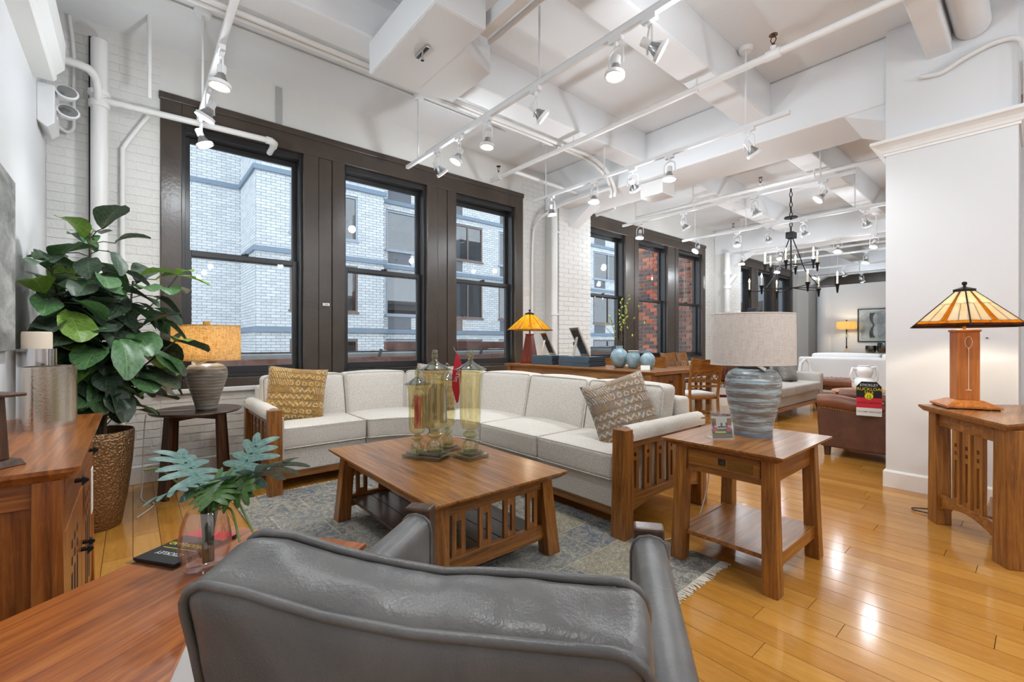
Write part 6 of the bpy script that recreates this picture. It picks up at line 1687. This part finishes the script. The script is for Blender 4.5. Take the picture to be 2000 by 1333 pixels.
# ------------------------------------------------------------------ far end: partition wall, white sofa, console things
pw = MB().box(15.0, 15.16, .3, 3.95, 0, 2.78)
pt_ = struct('wall_far_partition', pw, 'wall_paint', label='white partition wall with a rounded end at the far end of the room')
obj('rounded_end', MB().lathe([(.24,0),(.24,2.78),(0,2.78)], 32), 'wall_paint', pt_, (15.2, 3.95, 0), smooth=50)
o = obj('dark_bulkhead', MB().box(16.92, 17.3, .5, 4.2, 2.5, ZC-.004), 'window_brown'); tag(o, 'dark brown box standing in for the dark void above the far partition', 'bulkhead')  # darkness of the void above the partition put into a brown box
ws = thing('white_sofa', 'long white sofa seen from behind before the far partition', 'sofa', (11.85, 2.1, 0))
obj('back', MB().cushion(.10, 1.42, .385, .05, (.01,0,.01), (4,20,8), c=(-.36, 0, .485)), 'white_fabric', ws, smooth=60)
for sy in (-1, 1): obj('arm', MB().cushion(.42, .10, .27, .05, (0,0,0), (8,3,6), c=(.05, sy*1.34, .37)), 'white_fabric', ws, smooth=60)
for k in range(2):
    obj('seat_cushion', MB().cushion(.34, .60, .09, .04, (0,0,.02), (8,10,3), c=(.10, -.615+k*1.23, .40)), 'white_fabric', ws, smooth=60)
    obj('back_cushion', MB().cushion(.10, .60, .23, .05, (.02,0,.02), (4,10,6), c=(-.17, -.615+k*1.23, .72)), 'white_fabric', ws, smooth=60)
obj('base', MB().box(-.40,.45,-1.25,1.25,.06,.31), 'white_fabric', ws)
for sx in (-1, 1):
    for sy in (-1, 1): obj('foot', MB().box(sx*.35-.02, sx*.35+.02, sy*1.2-.02, sy*1.2+.02, 0, .1), 'walnut_Z', ws)
t = thing('white_sculpture', 'white arched ceramic sculpture on the tufted bench side', 'sculpture', (10.75, 3.18, 0))
obj('plinth', MB().box(-.12,.12,-.12,.12,0,.55), 'white_fabric', t, bev=.004)
obj('arch', MB().tube([(-.1,.08,.55),(-.08,.06,.75),(0,0,.86),(.08,-.06,.75),(.1,-.08,.55)], .04, 10), 'white_ceramic', t, smooth=60)
cs = thing('white_console', 'white console table against the far partition', 'console table', (14.72, 2.7, 0))
obj('top', MB().box(-.2,.2,-1.0,1.0,.86,.90), 'trim_white', cs, bev=.004)
for sx in (-1, 1):
    for sy in (-1, 1): obj('leg', MB().box(sx*.17-.025, sx*.17+.025, sy*.95-.025, sy*.95+.025, 0, .86), 'trim_white', cs)
t = thing('buffet_lamp', 'slim black buffet lamp with glowing cream shade on the far console', 'lamp', (14.6, 3.36, .90))
obj('base', MB().lathe([(.11,0),(.10,.02),(.03,.10),(.012,.12)], 4), 'wax', t)
obj('pole', MB().tube([(0,0,.1),(0,0,.78)], .012, 10), 'black_iron', t)
for zz in (.16, .45, .60): obj('pole_knop', MB().ball((0,0,zz), .024), 'black_iron', t, smooth=60)
drum_shade(t, .225, .225, .64, .84, 'linen_cream', .97)
obj('finial', MB().ball((0,0,.87), .02), 'black_iron', t, smooth=60)
obj('price_tag', MB().box(-.03,-.027,-.05,.02,.42,.50), 'paper', t)
light('POINT', 'bulb_light', t, (0,0,.74), LAMP_W*.8, (1,.85,.62), shadow_soft_size=.05)
for (y, r_, h, lb) in ((2.86, .12, .2, 'smaller smoky glass hurricane on the far console'), (2.58, .16, .28, 'larger smoky glass hurricane on the far console')):
    t = thing('hurricane_vase', lb, 'vase', (14.68, y, .90), 0, 'smoky hurricanes')
    obj('glass', MB().shell([(0,.01),(r_*.75,.01),(r_*.95,h*.3),(r_,h*.6),(r_*.93,h),(r_*.90,h),(r_*.96,h*.6),(r_*.9,h*.3),(r_*.7,.02),(0,.02)], 24), 'hurricane', t, smooth=60)
    obj('sand', MB().lathe([(0,.02),(r_*.7,.02),(r_*.85,h*.3),(0,h*.32)], 20), 'cement', t, smooth=60)
t = thing('framed_ink_print', 'framed black ink-wash print on the far white partition', 'artwork', (14.985, 2.84, 1.64))
obj('frame', MB().box(-.02,.012,-.36,.36,.42,.445).box(-.02,.012,-.36,.36,-.445,-.42).box(-.02,.012,-.36,-.335,-.42,.42).box(-.02,.012,.335,.36,-.42,.42), 'frame_black', t)
obj('mat_board', MB().box(-.004,.008,-.335,.335,-.42,.42), 'art_mat', t)
obj('print', MB().box(-.008,-.003,-.28,.28,-.37,.37), 'ink_wash', t)
obj('glazing', MB().box(-.014,-.012,-.335,.335,-.42,.42), 'pane', t)

# ------------------------------------------------------------------ chandelier
cd = thing('chandelier', 'two-tier black iron candle chandelier hanging in the middle of the showroom', 'chandelier', (8.5, 2.73, 0))
obj('stem', MB().tube([(0,0,2.08),(0,0,3.0)], .012, 8), 'black_iron', cd)
mb = MB()
for k in range(9):
    z = 3.02+k*.085; a = k % 2
    ring = [(.02*math.cos(q*.785)*(1 if a else 0)+0, .02*math.cos(q*.785)*(0 if a else 1), z+.05*math.sin(q*.785)) for q in range(8)]
    mb.tube(ring, .007, 5, closed=True)
obj('chain', mb, 'black_iron', cd)
obj('hoist', MB().box(-.07,.09,-.06,.06,2.96,3.06).lathe([(0,3.3),(.10,3.3),(.10,3.32),(0,3.32)], 16), 'black_iron', cd)
for k in range(3):
    a = R(k*120+20); c_, s_ = math.cos(a), math.sin(a)
    obj('hanger_rod', MB().tube([(.03*c_,.03*s_,2.95),(.10*c_,.10*s_,2.75),(.22*c_,.22*s_,2.40),(.42*c_,.42*s_,2.12)], .009, 6), 'black_iron', cd, smooth=60)
for tier, (rr, zz, n_, off) in enumerate(((.40, 2.50, 6, 0), (.64, 2.10, 6, 30))):
    for k in range(n_):
        a = R(k*60+off+8); c_, s_ = math.cos(a), math.sin(a)
        ar = obj('arm', MB().tube([(.0,.0,zz+.02),(rr*.5*c_,rr*.5*s_,zz),(rr*c_,rr*s_,zz)], .008, 6), 'black_iron', cd, smooth=60)
        obj('cup', MB().lathe([(0,-.12),(.012,-.10),(.022,0),(.034,.02),(.034,.035),(0,.035)], 10, (rr*c_,rr*s_,zz)), 'black_iron', ar, smooth=50)
        obj('candle_sleeve', MB().tube([(rr*c_,rr*s_,zz+.035),(rr*c_,rr*s_,zz+.16)], .014, 8), 'wax', ar, smooth=60)
        obj('flame_bulb', MB().lathe([(0,0),(.014,.02),(.012,.04),(0,.08)], 8, (rr*c_,rr*s_,zz+.16)), 'bulb_face', ar, smooth=70)
o = obj('mount_cable', MB().tube([(8.5,2.73,3.74),(8.5,2.73,ZC)], .012, 6), 'black_iron', cd, (-8.5,-2.73,0))
